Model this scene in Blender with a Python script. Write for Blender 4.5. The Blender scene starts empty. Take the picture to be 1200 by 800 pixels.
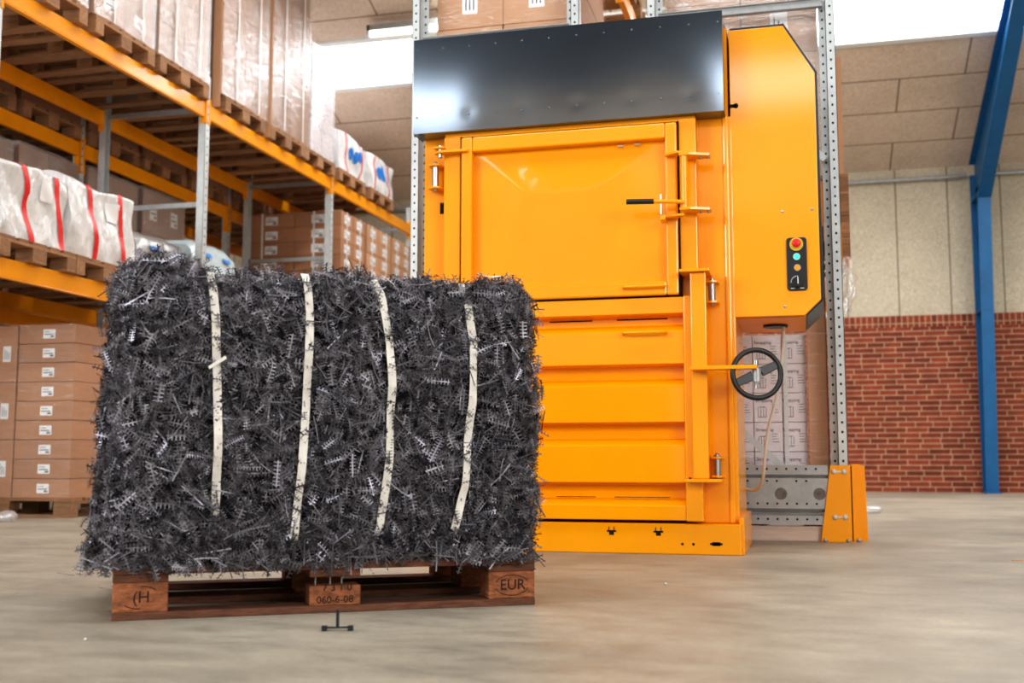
import bpy, math, random
import numpy as np
from mathutils import Vector, Matrix
random.seed(7); rng = np.random.default_rng(11)
SC = bpy.context.scene
COL = SC.collection
PI = math.pi

# ------------------------------------------------------------------ materials
def S(r, g, b):
    f = lambda c: (c/255/12.92 if c/255 <= .04045 else ((c/255+.055)/1.055)**2.4)
    return (f(r), f(g), f(b), 1)
def new(name):
    m = bpy.data.materials.new(name); m.use_nodes = True
    nt = m.node_tree; nt.nodes.clear()
    out = nt.nodes.new('ShaderNodeOutputMaterial')
    return m, nt, out
def N(nt, t, **kw):
    n = nt.nodes.new(t)
    for k, v in kw.items():
        if k[0] == '_': setattr(n, k[1:], v)
        else: n.inputs[k.replace('__', ' ')].default_value = v
    return n
def L(nt, a, ao, b, bi): nt.links.new(a.outputs[ao], b.inputs[bi])
def ramp(nt, stops):
    r = nt.nodes.new('ShaderNodeValToRGB')
    e = r.color_ramp.elements
    e[0].position, e[0].color = stops[0]
    e[1].position, e[1].color = stops[-1]
    for p, c in stops[1:-1]:
        x = e.new(p); x.color = c
    return r
def basic(name, col, rough=.5, metal=0., var=.12, scale=8, stretch=(1, 1, 1), bump=0., rnd=0., coat=0., bscale=None, spec=.5, bdist=.01):
    """noise-varied principled; rnd = per-object brightness spread"""
    m, nt, out = new(name)
    b = N(nt, 'ShaderNodeBsdfPrincipled', Roughness=rough, Metallic=metal)
    b.inputs['Specular IOR Level'].default_value = spec
    b.inputs['Coat Weight'].default_value = coat; b.inputs['Coat Roughness'].default_value = .10; b.inputs['Coat IOR'].default_value = 1.7
    tc = N(nt, 'ShaderNodeTexCoord'); mp = N(nt, 'ShaderNodeMapping'); mp.inputs['Scale'].default_value = stretch
    L(nt, tc, 'Object', mp, 'Vector')
    oi = N(nt, 'ShaderNodeObjectInfo')
    ad = N(nt, 'ShaderNodeVectorMath', _operation='ADD'); L(nt, mp, 'Vector', ad, 0)
    if rnd:
        sc = N(nt, 'ShaderNodeVectorMath', _operation='SCALE'); sc.inputs[0].default_value = (37, 19, 53); L(nt, oi, 'Random', sc, 'Scale'); L(nt, sc, 'Vector', ad, 1)
    nz = N(nt, 'ShaderNodeTexNoise', Scale=scale, Detail=6.0, Roughness=.6); L(nt, ad, 'Vector', nz, 'Vector')
    lo = tuple(c*(1-var) for c in col[:3])+(1,); hi = tuple(min(1, c*(1+var)) for c in col[:3])+(1,)
    r = ramp(nt, [(.3, lo), (.7, hi)]); L(nt, nz, 'Fac', r, 'Fac')
    src = r
    if rnd:
        mr = N(nt, 'ShaderNodeMapRange'); mr.inputs['To Min'].default_value = 1-rnd; mr.inputs['To Max'].default_value = 1+rnd
        L(nt, oi, 'Random', mr, 'Value')
        mx = N(nt, 'ShaderNodeVectorMath', _operation='SCALE'); L(nt, r, 'Color', mx, 0); L(nt, mr, 'Result', mx, 'Scale')
        L(nt, mx, 'Vector', b, 'Base Color')
    else: L(nt, r, 'Color', b, 'Base Color')
    if bump:
        bp = N(nt, 'ShaderNodeBump', Strength=bump, Distance=bdist)
        n2 = N(nt, 'ShaderNodeTexNoise', Scale=bscale or scale*3, Detail=4.0); L(nt, ad, 'Vector', n2, 'Vector')
        L(nt, n2, 'Fac', bp, 'Height'); L(nt, bp, 'Normal', b, 'Normal')
    L(nt, b, 'BSDF', out, 'Surface')
    return m
def emis(name, col, st):
    m, nt, out = new(name)
    e = N(nt, 'ShaderNodeEmission', Color=col, Strength=st); L(nt, e, 'Emission', out, 'Surface')
    return m
def film(name, base=.10, streak=.45, stretch=(2, 2, 9), scale=5, tint=(.93, .95, .97, 1), gloss=.55):
    m, nt, out = new(name)
    tc = N(nt, 'ShaderNodeTexCoord'); mp = N(nt, 'ShaderNodeMapping'); mp.inputs['Scale'].default_value = stretch
    L(nt, tc, 'Object', mp, 'Vector')
    nz = N(nt, 'ShaderNodeTexNoise', Scale=scale, Detail=5.0, Roughness=.65, Distortion=1.2); L(nt, mp, 'Vector', nz, 'Vector')
    mr = N(nt, 'ShaderNodeMapRange'); mr.inputs['From Min'].default_value = .52; mr.inputs['From Max'].default_value = .75
    mr.inputs['To Min'].default_value = base; mr.inputs['To Max'].default_value = base+streak
    L(nt, nz, 'Fac', mr, 'Value')
    bp = N(nt, 'ShaderNodeBump', Strength=.35, Distance=.02); L(nt, nz, 'Fac', bp, 'Height')
    t = N(nt, 'ShaderNodeBsdfTransparent')
    df = N(nt, 'ShaderNodeBsdfDiffuse'); df.inputs['Color'].default_value = tint
    gl = N(nt, 'ShaderNodeBsdfAnisotropic', Roughness=.17); gl.inputs['Color'].default_value = (.95, .97, 1, 1)
    L(nt, bp, 'Normal', gl, 'Normal'); L(nt, bp, 'Normal', df, 'Normal')
    b = N(nt, 'ShaderNodeMixShader'); b.inputs['Fac'].default_value = gloss; L(nt, df, 'BSDF', b, 1); L(nt, gl, 'BSDF', b, 2)
    mx = N(nt, 'ShaderNodeMixShader'); L(nt, mr, 'Result', mx, 'Fac'); L(nt, t, 'BSDF', mx, 1); L(nt, b, 'Shader', mx, 2)
    L(nt, mx, 'Shader', out, 'Surface')
    return m

def concrete():
    m, nt, out = new('concrete_floor')
    tc = N(nt, 'ShaderNodeTexCoord')
    b = N(nt, 'ShaderNodeBsdfPrincipled', Roughness=.5); b.inputs['Specular IOR Level'].default_value = .35
    n1 = N(nt, 'ShaderNodeTexNoise', Scale=.9, Detail=8.0, Roughness=.62); L(nt, tc, 'Object', n1, 'Vector')
    mp = N(nt, 'ShaderNodeMapping'); mp.inputs['Scale'].default_value = (1.8, 3.4, 1); mp.inputs['Rotation'].default_value = (0, 0, .25); L(nt, tc, 'Object', mp, 'Vector')
    n2 = N(nt, 'ShaderNodeTexNoise', Scale=2.2, Detail=10.0, Roughness=.78, Distortion=.2); L(nt, mp, 'Vector', n2, 'Vector')
    n3 = N(nt, 'ShaderNodeTexNoise', Scale=60, Detail=3.0); L(nt, tc, 'Object', n3, 'Vector')
    r1 = ramp(nt, [(.32, S(146, 139, 126)), (.5, S(170, 162, 147)), (.68, S(192, 184, 168))]); L(nt, n1, 'Fac', r1, 'Fac')
    r2 = ramp(nt, [(.30, (.66, .66, .66, 1)), (.5, (.92, .92, .92, 1)), (.68, (1.10, 1.10, 1.08, 1))]); L(nt, n2, 'Fac', r2, 'Fac')
    mx = N(nt, 'ShaderNodeMix', _data_type='RGBA', _blend_type='MULTIPLY'); mx.inputs[0].default_value = 1
    L(nt, r1, 'Color', mx, 6); L(nt, r2, 'Color', mx, 7)
    r3 = ramp(nt, [(.3, (.92, .92, .92, 1)), (.7, (1.05, 1.05, 1.05, 1))]); L(nt, n3, 'Fac', r3, 'Fac')
    m2 = N(nt, 'ShaderNodeMix', _data_type='RGBA', _blend_type='MULTIPLY'); m2.inputs[0].default_value = 1
    L(nt, mx, 2, m2, 6); L(nt, r3, 'Color', m2, 7); L(nt, m2, 2, b, 'Base Color')
    rr = ramp(nt, [(.3, (.36, .36, .36, 1)), (.7, (.6, .6, .6, 1))]); L(nt, n2, 'Fac', rr, 'Fac'); L(nt, rr, 'Color', b, 'Roughness')
    bp = N(nt, 'ShaderNodeBump', Strength=.15, Distance=.01); L(nt, n2, 'Fac', bp, 'Height'); L(nt, bp, 'Normal', b, 'Normal')
    L(nt, b, 'BSDF', out, 'Surface'); return m
def brick(name, w, h, rot=False):
    m, nt, out = new(name)
    tc = N(nt, 'ShaderNodeTexCoord'); sp = N(nt, 'ShaderNodeSeparateXYZ'); cb = N(nt, 'ShaderNodeCombineXYZ')
    L(nt, tc, 'Object', sp, 'Vector')
    L(nt, sp, 'X', cb, 'X'); L(nt, sp, 'Z', cb, 'Y')
    bt = N(nt, 'ShaderNodeTexBrick', Scale=1.0)
    bt.inputs['Brick Width'].default_value = w; bt.inputs['Row Height'].default_value = h
    bt.inputs['Mortar Size'].default_value = .0058; bt.inputs['Mortar Smooth'].default_value = .2; bt.inputs['Bias'].default_value = 0
    bt.inputs['Color1'].default_value = S(150, 70, 44); bt.inputs['Color2'].default_value = S(118, 50, 32); bt.inputs['Mortar'].default_value = S(196, 164, 132)
    bt.offset = 0 if rot else .38; bt.offset_frequency = 2; bt.squash = 1.0 if rot else .82; bt.squash_frequency = 3
    L(nt, cb, 'Vector', bt, 'Vector')
    nz = N(nt, 'ShaderNodeTexNoise', Scale=7, Detail=5.0); L(nt, tc, 'Object', nz, 'Vector')
    r = ramp(nt, [(.3, (.75, .75, .75, 1)), (.7, (1.15, 1.15, 1.15, 1))]); L(nt, nz, 'Fac', r, 'Fac')
    mx = N(nt, 'ShaderNodeMix', _data_type='RGBA', _blend_type='MULTIPLY'); mx.inputs[0].default_value = 1
    L(nt, bt, 'Color', mx, 6); L(nt, r, 'Color', mx, 7)
    b = N(nt, 'ShaderNodeBsdfPrincipled', Roughness=.8); L(nt, mx, 2, b, 'Base Color')
    bp = N(nt, 'ShaderNodeBump', Strength=.5, Distance=.008, _invert=True); L(nt, bt, 'Fac', bp, 'Height'); L(nt, bp, 'Normal', b, 'Normal')
    L(nt, b, 'BSDF', out, 'Surface'); return m
def woodwool(name, c0, c1, joint, ax, w, h, off, rot=0):
    """wood-wool board: fine fibre noise, joints from a brick pattern over two object axes"""
    m, nt, out = new(name)
    tc = N(nt, 'ShaderNodeTexCoord'); sp = N(nt, 'ShaderNodeSeparateXYZ'); cb = N(nt, 'ShaderNodeCombineXYZ')
    L(nt, tc, 'Object', sp, 'Vector'); L(nt, sp, ax[0], cb, 'X'); L(nt, sp, ax[1], cb, 'Y')
    bt = N(nt, 'ShaderNodeTexBrick', Scale=1.0)
    bt.inputs['Brick Width'].default_value = w; bt.inputs['Row Height'].default_value = h; bt.offset = off
    bt.inputs['Mortar Size'].default_value = .010; bt.inputs['Mortar Smooth'].default_value = .3
    L(nt, cb, 'Vector', bt, 'Vector')
    nz = N(nt, 'ShaderNodeTexNoise', Scale=26, Detail=4.0, Roughness=.75, Distortion=1.5); L(nt, tc, 'Object', nz, 'Vector')
    r = ramp(nt, [(.3, c0), (.62, c1)]); L(nt, nz, 'Fac', r, 'Fac')
    n2 = N(nt, 'ShaderNodeTexNoise', Scale=.8, Detail=3.0); L(nt, tc, 'Object', n2, 'Vector')
    r2 = ramp(nt, [(.3, (.86, .85, .84, 1)), (.7, (1.08, 1.08, 1.08, 1))]); L(nt, n2, 'Fac', r2, 'Fac')
    m1 = N(nt, 'ShaderNodeMix', _data_type='RGBA', _blend_type='MULTIPLY'); m1.inputs[0].default_value = 1; L(nt, r, 'Color', m1, 6); L(nt, r2, 'Color', m1, 7)
    mx = N(nt, 'ShaderNodeMix', _data_type='RGBA'); L(nt, bt, 'Fac', mx, 0); L(nt, m1, 2, mx, 6); mx.inputs[7].default_value = joint
    b = N(nt, 'ShaderNodeBsdfPrincipled', Roughness=.9); b.inputs['Specular IOR Level'].default_value = .15; L(nt, mx, 2, b, 'Base Color')
    bp = N(nt, 'ShaderNodeBump', Strength=.4, Distance=.01); L(nt, nz, 'Fac', bp, 'Height'); L(nt, bp, 'Normal', b, 'Normal')
    L(nt, b, 'BSDF', out, 'Surface'); return m
def scrapmat():
    m, nt, out = new('punched_steel_scrap')
    at = N(nt, 'ShaderNodeAttribute', _attribute_name='tone')
    r = ramp(nt, [(0, (.032, .031, .037, 1)), (.45, (.105, .100, .116, 1)), (.9, (.27, .26, .29, 1)), (1, (.75, .75, .9, 1))]); L(nt, at, 'Fac', r, 'Fac')
    b = N(nt, 'ShaderNodeBsdfPrincipled', Roughness=.42, Metallic=.45); L(nt, r, 'Color', b, 'Base Color')
    L(nt, b, 'BSDF', out, 'Surface'); return m

M = {}
M['orange'] = basic('orange_machine_paint', S(252, 164, 0), .36, 0, .03, 3, coat=.5, spec=.12)
M['orange_plain'] = basic('orange_machine_paint_matt', S(248, 156, 0), .42, 0, .04, 3, spec=.25)
M['hood'] = basic('dark_sheet_steel', S(112, 120, 130), .115, .95, .06, 2, stretch=(1, 1, 5))
M['dark'] = basic('dark_grey_cabinet_steel', S(50, 56, 64), .3, .5, .06, 4)
M['black'] = basic('black_plastic', S(28, 29, 31), .4, 0, .1, 20)
M['ink'] = basic('black_ink', S(30, 24, 20), .8, 0, .15, 60)
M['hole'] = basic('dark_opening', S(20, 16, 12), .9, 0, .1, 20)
M['chrome'] = basic('bright_steel', S(180, 183, 188), .28, .95, .06, 20)
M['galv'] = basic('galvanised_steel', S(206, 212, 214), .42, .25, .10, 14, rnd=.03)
M['galv_dark'] = basic('galvanised_steel_dark', S(172, 175, 176), .42, .45, .12, 16)  # darker grey galvanised steel for braces, sheet and fittings
M['rackorange'] = basic('orange_rack_paint', S(252, 164, 6), .36, 0, .05, 5, rnd=.04, coat=.3, spec=.3)
M['blue'] = basic('blue_steel_paint', S(14, 96, 150), .45, 0, .12, 5)
M['cardboard'] = basic('cardboard', S(176, 130, 98), .75, 0, .08, 5, stretch=(1, 1, 4), rnd=.10)
M['cardboard_light'] = basic('cardboard_light', S(194, 150, 116), .75, 0, .07, 5, rnd=.07)
M['cardboard_grey'] = basic('cardboard_grey_brown', S(160, 122, 96), .75, 0, .10, 5, rnd=.10)
M['carton_white'] = basic('white_printed_carton', S(236, 228, 233), .7, 0, .05, 5, rnd=.05)
M['paper'] = basic('white_paper_label', S(238, 238, 240), .6, 0, .02, 20)
M['print'] = basic('grey_print', S(86, 84, 92), .7, 0, .1, 40)
M['tape'] = basic('packing_tape', S(170, 120, 78), .3, 0, .06, 10)
M['strap'] = basic('white_plastic_strapping', S(226, 226, 226), .4, 0, .05, 30)
M['oldstrap'] = basic('soiled_white_strap', S(232, 228, 220), .5, 0, .16, 24)
M['film'] = film('stretch_film', .28, .5, (2, 2, 7), 4)
M['film_bright'] = film('bright_stretch_film', .20, .45, (2, 2, 6), 3)
M['film_clear'] = film('stretch_film_tight', .03, .28, (1.5, 1.5, 14), 5)
M['film_milky'] = film('milky_film', .45, .45, (2, 3, 5), 4)
M['film_white'] = film('white_stretch_film', .42, .5, (2, 2, 9), 3, (.98, .98, 1, 1))
M['bag'] = basic('white_shrink_hood', S(222, 222, 223), .16, 0, .14, 6, bump=1.0, bscale=7, bdist=.05, stretch=(1, 1, .55))
M['red'] = basic('red_printed_tape', S(222, 44, 40), .4, 0, .25, 45)
M['bluep'] = basic('blue_print', S(30, 120, 205), .5, 0, .1, 30)
M['oldwood'] = basic('reddish_stained_wood', S(112, 72, 52), .8, 0, .5, 12, stretch=(1.2, 6, 6), bump=.5, bscale=30, rnd=.10)
M['oldblock'] = basic('reddish_chip_block', S(150, 94, 62), .85, 0, .5, 26, stretch=(1, 1, 2.5), bump=.7, bscale=60, rnd=.10)
M['wood'] = basic('pallet_wood', S(154, 116, 84), .8, 0, .25, 7, stretch=(1, 7, 7), bump=.3, rnd=.2)
M['wood_light'] = basic('pale_board', S(205, 184, 170), .75, 0, .10, 6, stretch=(1, 6, 6))
M['scrap'] = scrapmat()
M['scrapcore'] = basic('dark_scrap_core', S(26, 25, 27), .9, .1, .5, 40, bump=1, bscale=60)
M['cablegrey'] = basic('grey_cable', S(205, 200, 192), .5, 0, .05, 20)
M['redbtn'] = basic('red_button', S(225, 35, 30), .35, 0, .03, 20)
M['yellow'] = basic('yellow_ring', S(225, 195, 60), .4, 0, .03, 20)
M['amber'] = basic('amber_button', S(225, 160, 20), .4, 0, .03, 20)
M['green'] = emis('green_lamp', (.05, 1, .35, 1), 2.5)
M['concrete'] = concrete()
M['brick'] = brick('red_brick', .27, .0712)
M['soldier'] = brick('red_brick_soldier', .0745, .16, True)
M['panel'] = woodwool('wall_wood_wool', S(176, 166, 146), S(214, 204, 184), S(132, 118, 98), 'XZ', .66, 9., 0)
M['ceil'] = woodwool('ceiling_wood_wool', S(200, 180, 162), S(234, 216, 198), S(126, 104, 86), 'XY', 2.0, .63, .37)
M['ceil_dark'] = woodwool('ceiling_darkened_for_hood', S(92, 98, 106), S(122, 128, 136), S(60, 62, 66), 'XY', 2.0, .63, .37)  # unseen near slope coloured dark so the hood mirrors a dark top
M['white'] = basic('white_frame_paint', S(222, 224, 222), .5, 0, .03, 5)
M['sky'] = emis('skylight_daylight', (.93, .97, 1, 1), 8.5)
M['tube'] = emis('fluorescent_tube', (1, .97, .92, 1), 7)

# ------------------------------------------------------------------ mesh helpers
class MB:
    def __init__(s): s.v = []; s.f = []; s.mi = []; s.sm = []
    def add(s, vs, fs, mi=0, sm=False):
        b = len(s.v); s.v += [tuple(p) for p in vs]
        for f in fs: s.f.append([b+i for i in f]); s.mi.append(mi); s.sm.append(sm)
        return s
    def box(s, x0, x1, y0, y1, z0, z1, mi=0):
        vs = [(x, y, z) for z in (z0, z1) for y in (y0, y1) for x in (x0, x1)]
        return s.add(vs, [(0, 2, 3, 1), (4, 5, 7, 6), (0, 1, 5, 4), (2, 6, 7, 3), (0, 4, 6, 2), (1, 3, 7, 5)], mi)
    def quad(s, a, b, c, d, mi=0): return s.add([a, b, c, d], [(0, 1, 2, 3)], mi)
    def prism(s, poly, axis, a0, a1, mi=0):
        """polygon in the two other axes, extruded along axis"""
        def P(p, a): return {'X': (a, p[0], p[1]), 'Y': (p[0], a, p[1]), 'Z': (p[0], p[1], a)}[axis]
        n = len(poly); vs = [P(p, a0) for p in poly]+[P(p, a1) for p in poly]
        fs = [tuple(range(n))[::-1], tuple(range(n, 2*n))]+[(i, (i+1) % n, n+(i+1) % n, n+i) for i in range(n)]
        return s.add(vs, fs, mi)
    def cyl(s, p0, p1, r0, r1=None, n=16, mi=0, cap=True):
        r1 = r0 if r1 is None else r1
        p0, p1 = Vector(p0), Vector(p1); d = (p1-p0).normalized()
        a = d.orthogonal().normalized(); b = d.cross(a)
        vs = []
        for p, r in ((p0, r0), (p1, r1)):
            for i in range(n):
                t = 2*PI*i/n; vs.append(p+(a*math.cos(t)+b*math.sin(t))*r)
        s.add(vs, [(i, (i+1) % n, n+(i+1) % n, n+i) for i in range(n)], mi, True)
        if cap: s.add(vs, [tuple(range(n))[::-1], tuple(range(n, 2*n))], mi)
        return s
    def tube(s, pts, r, n=10, mi=0):
        pts = [Vector(p) for p in pts]; rings = []
        up = Vector((0, 0, 1))
        for i, p in enumerate(pts):
            d = (pts[min(i+1, len(pts)-1)]-pts[max(i-1, 0)]).normalized()
            a = d.cross(up); a = d.orthogonal() if a.length < .05 else a
            a.normalize(); b = d.cross(a)
            rings.append([p+(a*math.cos(2*PI*k/n)+b*math.sin(2*PI*k/n))*r for k in range(n)])
        vs = [q for r_ in rings for q in r_]
        fs = [(i*n+k, i*n+(k+1) % n, (i+1)*n+(k+1) % n, (i+1)*n+k) for i in range(len(pts)-1) for k in range(n)]
        s.add(vs, fs, mi, True)
        s.add(rings[0], [tuple(range(n))[::-1]], mi); s.add(rings[-1], [tuple(range(n))], mi)
        return s
    def torus(s, c, ax, R, r, n=40, k=10, mi=0):
        ax = Vector(ax).normalized(); a = ax.orthogonal().normalized(); b = ax.cross(a); c = Vector(c)
        vs = []
        for i in range(n):
            t = 2*PI*i/n; rd = a*math.cos(t)+b*math.sin(t)
            for j in range(k):
                u = 2*PI*j/k; vs.append(c+rd*(R+r*math.cos(u))+ax*r*math.sin(u))
        fs = [(i*k+j, ((i+1) % n)*k+j, ((i+1) % n)*k+(j+1) % k, i*k+(j+1) % k) for i in range(n) for j in range(k)]
        return s.add(vs, fs, mi, True)
    def dome(s, c, ax, r, h, n=14, mi=0):
        ax = Vector(ax).normalized(); a = ax.orthogonal().normalized(); b = ax.cross(a); c = Vector(c); vs = []; K = 4
        for j in range(K):
            t = j/K*PI/2
            for i in range(n):
                u = 2*PI*i/n; vs.append(c+(a*math.cos(u)+b*math.sin(u))*r*math.cos(t)+ax*h*math.sin(t))
        vs.append(c+ax*h)
        fs = [(j*n+i, j*n+(i+1) % n, (j+1)*n+(i+1) % n, (j+1)*n+i) for j in range(K-1) for i in range(n)]
        fs += [((K-1)*n+i, (K-1)*n+(i+1) % n, K*n) for i in range(n)]
        return s.add(vs, fs, mi, True)
    def build(s, name, mats, parent=None, bevel=0, loc=None, smooth=False):
        me = bpy.data.meshes.new(name); me.from_pydata(s.v, [], s.f)
        for m in (mats if isinstance(mats, (list, tuple)) else [mats]): me.materials.append(m)
        me.polygons.foreach_set('material_index', s.mi)
        me.polygons.foreach_set('use_smooth', [True]*len(s.f) if smooth else s.sm)
        me.update()
        return link(name, me, parent, bevel, loc)
def link(name, me, parent=None, bevel=0, loc=None):
    o = bpy.data.objects.new(name, me); COL.objects.link(o)
    if parent: o.parent = parent
    if loc: o.location = loc
    if bevel:
        b = o.modifiers.new('edge', 'BEVEL'); b.width = bevel; b.segments = 2; b.limit_method = 'ANGLE'; b.angle_limit = .6
    return o
def tag(o, label, cat, group=None, kind=None):
    o['label'] = label; o['category'] = cat
    if group: o['group'] = group
    if kind: o['kind'] = kind
    return o
def thing(name, label, cat, loc=(0, 0, 0), rz=0, group=None):
    o = bpy.data.objects.new(name, None); COL.objects.link(o); o.location = loc; o.rotation_euler = (0, 0, rz)
    o.empty_display_size = .1
    return tag(o, label, cat, group)
def struct(o): o['kind'] = 'structure'; return o
def bx(name, m, parent, x0, x1, y0, y1, z0, z1, bevel=0): return MB().box(x0, x1, y0, y1, z0, z1).build(name, m, parent, bevel)
def copy_tree(o, parent=None):
    c = o.copy(); COL.objects.link(c); c.parent = parent
    for ch in list(o.children): copy_tree(ch, c)
    return c
def text(name, body, size, m, parent, mat4, ext=.0004):
    cu = bpy.data.curves.new('t', 'FONT'); cu.body = body; cu.size = size; cu.extrude = ext; cu.align_x = 'CENTER'; cu.align_y = 'CENTER'
    cu.resolution_u = 3
    tmp = bpy.data.objects.new('t', cu); me = bpy.data.meshes.new_from_object(tmp)
    bpy.data.objects.remove(tmp); bpy.data.curves.remove(cu)
    me.name = name; me.materials.clear(); me.materials.append(m); me.transform(mat4)
    return link(name, me, parent)
FRONT = Matrix.Rotation(PI/2, 4, 'X')     # text facing -Y
def order(i, n):
    if i == 0: return 'top'
    if i == n-1: return 'bottom'
    return ['second', 'third', 'fourth', 'fifth', 'sixth', 'seventh', 'eighth'][i-1]

# ------------------------------------------------------------------ the hall
YW = 15.7; ZW = 4.36; KR = .35; YR = 4.2
def zc(y): return ZW+KR*(YW-y) if y > YR else ZW+KR*(y-(2*YR-YW))
YF = 2*YR-YW                               # eaves line on the camera's side
XL, XR = -10.5, 11.5
struct(bx('floor', M['concrete'], None, XL, XR, YF-4, YW+.2, -.1, 0))
struct(bx('wall_back', M['brick'], None, XL, XR, YW, YW+.2, 0, 2.19))
struct(bx('trim_1', M['soldier'], None, XL, XR, YW-.004, YW+.2, 2.19, 2.345))
struct(bx('wall_back_upper', M['panel'], None, XL, XR, YW+.03, YW+.2, 2.345, ZW+.15))
struct(MB().box(XL-.2, XL, YF, YW+.2, 0, 9).build('wall_left', M['panel']))
struct(MB().box(XR, XR+.2, YF, YW+.2, 0, 9).build('wall_right', M['panel']))
SKY_B = (12.30, 13.20)                     # skylight band on the far slope (y range)
SKY_F = (2*YR-13.25, 2*YR-12.15)           # and on the near slope
def slope(mb, y0, y1, x0=XL, x1=XR, t=.12):
    mb.add([(x0, y0, zc(y0)), (x1, y0, zc(y0)), (x1, y1, zc(y1)), (x0, y1, zc(y1)),
            (x0, y0, zc(y0)+t), (x1, y0, zc(y0)+t), (x1, y1, zc(y1)+t), (x0, y1, zc(y1)+t)],
           [(0, 3, 2, 1), (4, 5, 6, 7), (0, 1, 5, 4), (1, 2, 6, 5), (2, 3, 7, 6), (3, 0, 4, 7)])
c = MB(); slope(c, SKY_B[1], YW+.2); slope(c, YR+1e-4, SKY_B[0]); struct(c.build('ceiling', M['ceil']))
FW = [(-10.0, -4.3), (-1.1, 4.2)]          # near-slope skylights, x ranges
c = MB(); slope(c, YF-.1, SKY_F[0])
for a, b in ((XL, FW[0][0]), (FW[0][1], FW[1][0]), (FW[1][1], XR)): slope(c, SKY_F[0], -4.22, a, b)
struct(c.build('ceiling_front', M['ceil']))
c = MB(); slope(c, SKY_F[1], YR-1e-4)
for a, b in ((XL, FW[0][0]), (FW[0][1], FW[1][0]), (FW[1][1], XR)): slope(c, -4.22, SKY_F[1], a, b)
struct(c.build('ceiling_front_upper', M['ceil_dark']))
def skylight(n, x0, x1, y0, y1):
    p = MB(); t = .10
    p.add([(x0, y0, zc(y0)+t), (x1, y0, zc(y0)+t), (x1, y1, zc(y1)+t), (x0, y1, zc(y1)+t)], [(0, 3, 2, 1)])
    o = struct(p.build('window_%d' % n, M['sky']))
    f = MB()
    for ya, yb in ((y0, y0+.07), (y1-.07, y1)):
        f.add([(x0, ya, zc(ya)-.03), (x1, ya, zc(ya)-.03), (x1, yb, zc(yb)-.03), (x0, yb, zc(yb)-.03),
               (x0, ya, zc(ya)+.12), (x1, ya, zc(ya)+.12), (x1, yb, zc(yb)+.12), (x0, yb, zc(yb)+.12)],
              [(0, 3, 2, 1), (4, 5, 6, 7), (0, 1, 5, 4), (1, 2, 6, 5), (2, 3, 7, 6), (3, 0, 4, 7)])
    f.build('window_frame', M['white'], o)
skylight(1, XL, XR, *SKY_B)
skylight(2, FW[0][0], FW[0][1], *SKY_F); skylight(3, FW[1][0], FW[1][1], *SKY_F)

# blue portal frame: tapered column and haunched rafter of an I section
t = thing('steel_frame', 'blue painted steel column and rafter against the brick wall', 'steel frame', (2.34, YW, 0))
def ibeam(poly, hw=.078, ft=.02, names=('web', 'flange')):
    MB().prism(poly, 'X', -.012, .012).build('web', M['blue'], t)
cy = lambda z: -.24-.40*(z/4.0)            # front flange line of the column
MB().prism([(-.01, 0), (cy(0), 0), (cy(4.0), 4.0), (-.01, 4.0)], 'X', -.012, .012).build('column_web', M['blue'], t)
MB().prism([(cy(0)-.02, 0), (cy(0), 0), (cy(3.85), 3.85), (cy(3.85)-.02, 3.85)], 'X', -.078, .078).build('column_flange', M['blue'], t, .003)
MB().box(-.078, .078, -.03, -.008, 0, 4.2).build('column_flange', M['blue'], t, .003)
rb = lambda y: 3.78+.50*(-.62-y) if y > -3.6 else 3.78+.5*2.98+KR*(-3.6-y)   # rafter underside (y local)
top = lambda y: zc(YW+y)-.02
MB().prism([(-.02, 3.9), (-.62, 3.80), (-3.6, rb(-3.6)), (-11.4, rb(-11.4)), (-11.4, top(-11.4)), (-.02, top(-.02))], 'X', -.012, .012).build('rafter_web', M['blue'], t)
MB().prism([(-.60, 3.74), (-3.6, rb(-3.6)-.02), (-11.4, rb(-11.4)-.02), (-11.4, rb(-11.4)), (-3.6, rb(-3.6)), (-.60, 3.78)], 'X', -.085, .085).build('rafter_flange', M['blue'], t, .003)
MB().prism([(-.05, top(-.05)-.02), (-11.4, top(-11.4)-.02), (-11.4, top(-11.4)), (-.05, top(-.05))], 'X', -.085, .085).build('rafter_flange', M['blue'], t)
MB().box(-.078, .078, -.62, -.03, 3.82, 3.84).build('stiffener_plate', M['blue'], t)
MB().box(-.078, .078, -.50, -.03, 2.33, 2.345).build('stiffener_plate', M['blue'], t)
MB().box(-.095, .095, -.36, -.004, 0, .018).build('base_plate', M['blue'], t)
tag(MB().tube([(XL+.1, YW-.05, 4.19), (2.1, YW-.05, 4.19), (2.22, YW-.05, 4.20)], .028).tube([(2.46, YW-.05, 4.20), (11.3, YW-.05, 4.20)], .028).build('conduit_pipe', M['galv_dark']),
    'thin grey pipe running along the upper wall below the ceiling', 'pipe')
t = thing('fluorescent_lamp', 'lit fluorescent batten lamp below the skylight over the racks', 'lamp', (-4.12, 12.02, zc(12.02)-.16))
MB().box(-.75, .75, -.05, .05, .0, .07).build('housing', M['galv_dark'], t)
MB().cyl((-.72, 0, -.03), (.72, 0, -.03), .03).build('tube', M['tube'], t)
MB().box(-.76, -.72, -.05, .05, -.06, .07).box(.72, .76, -.05, .05, -.06, .07).build('end_cap', M['white'], t)

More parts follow.
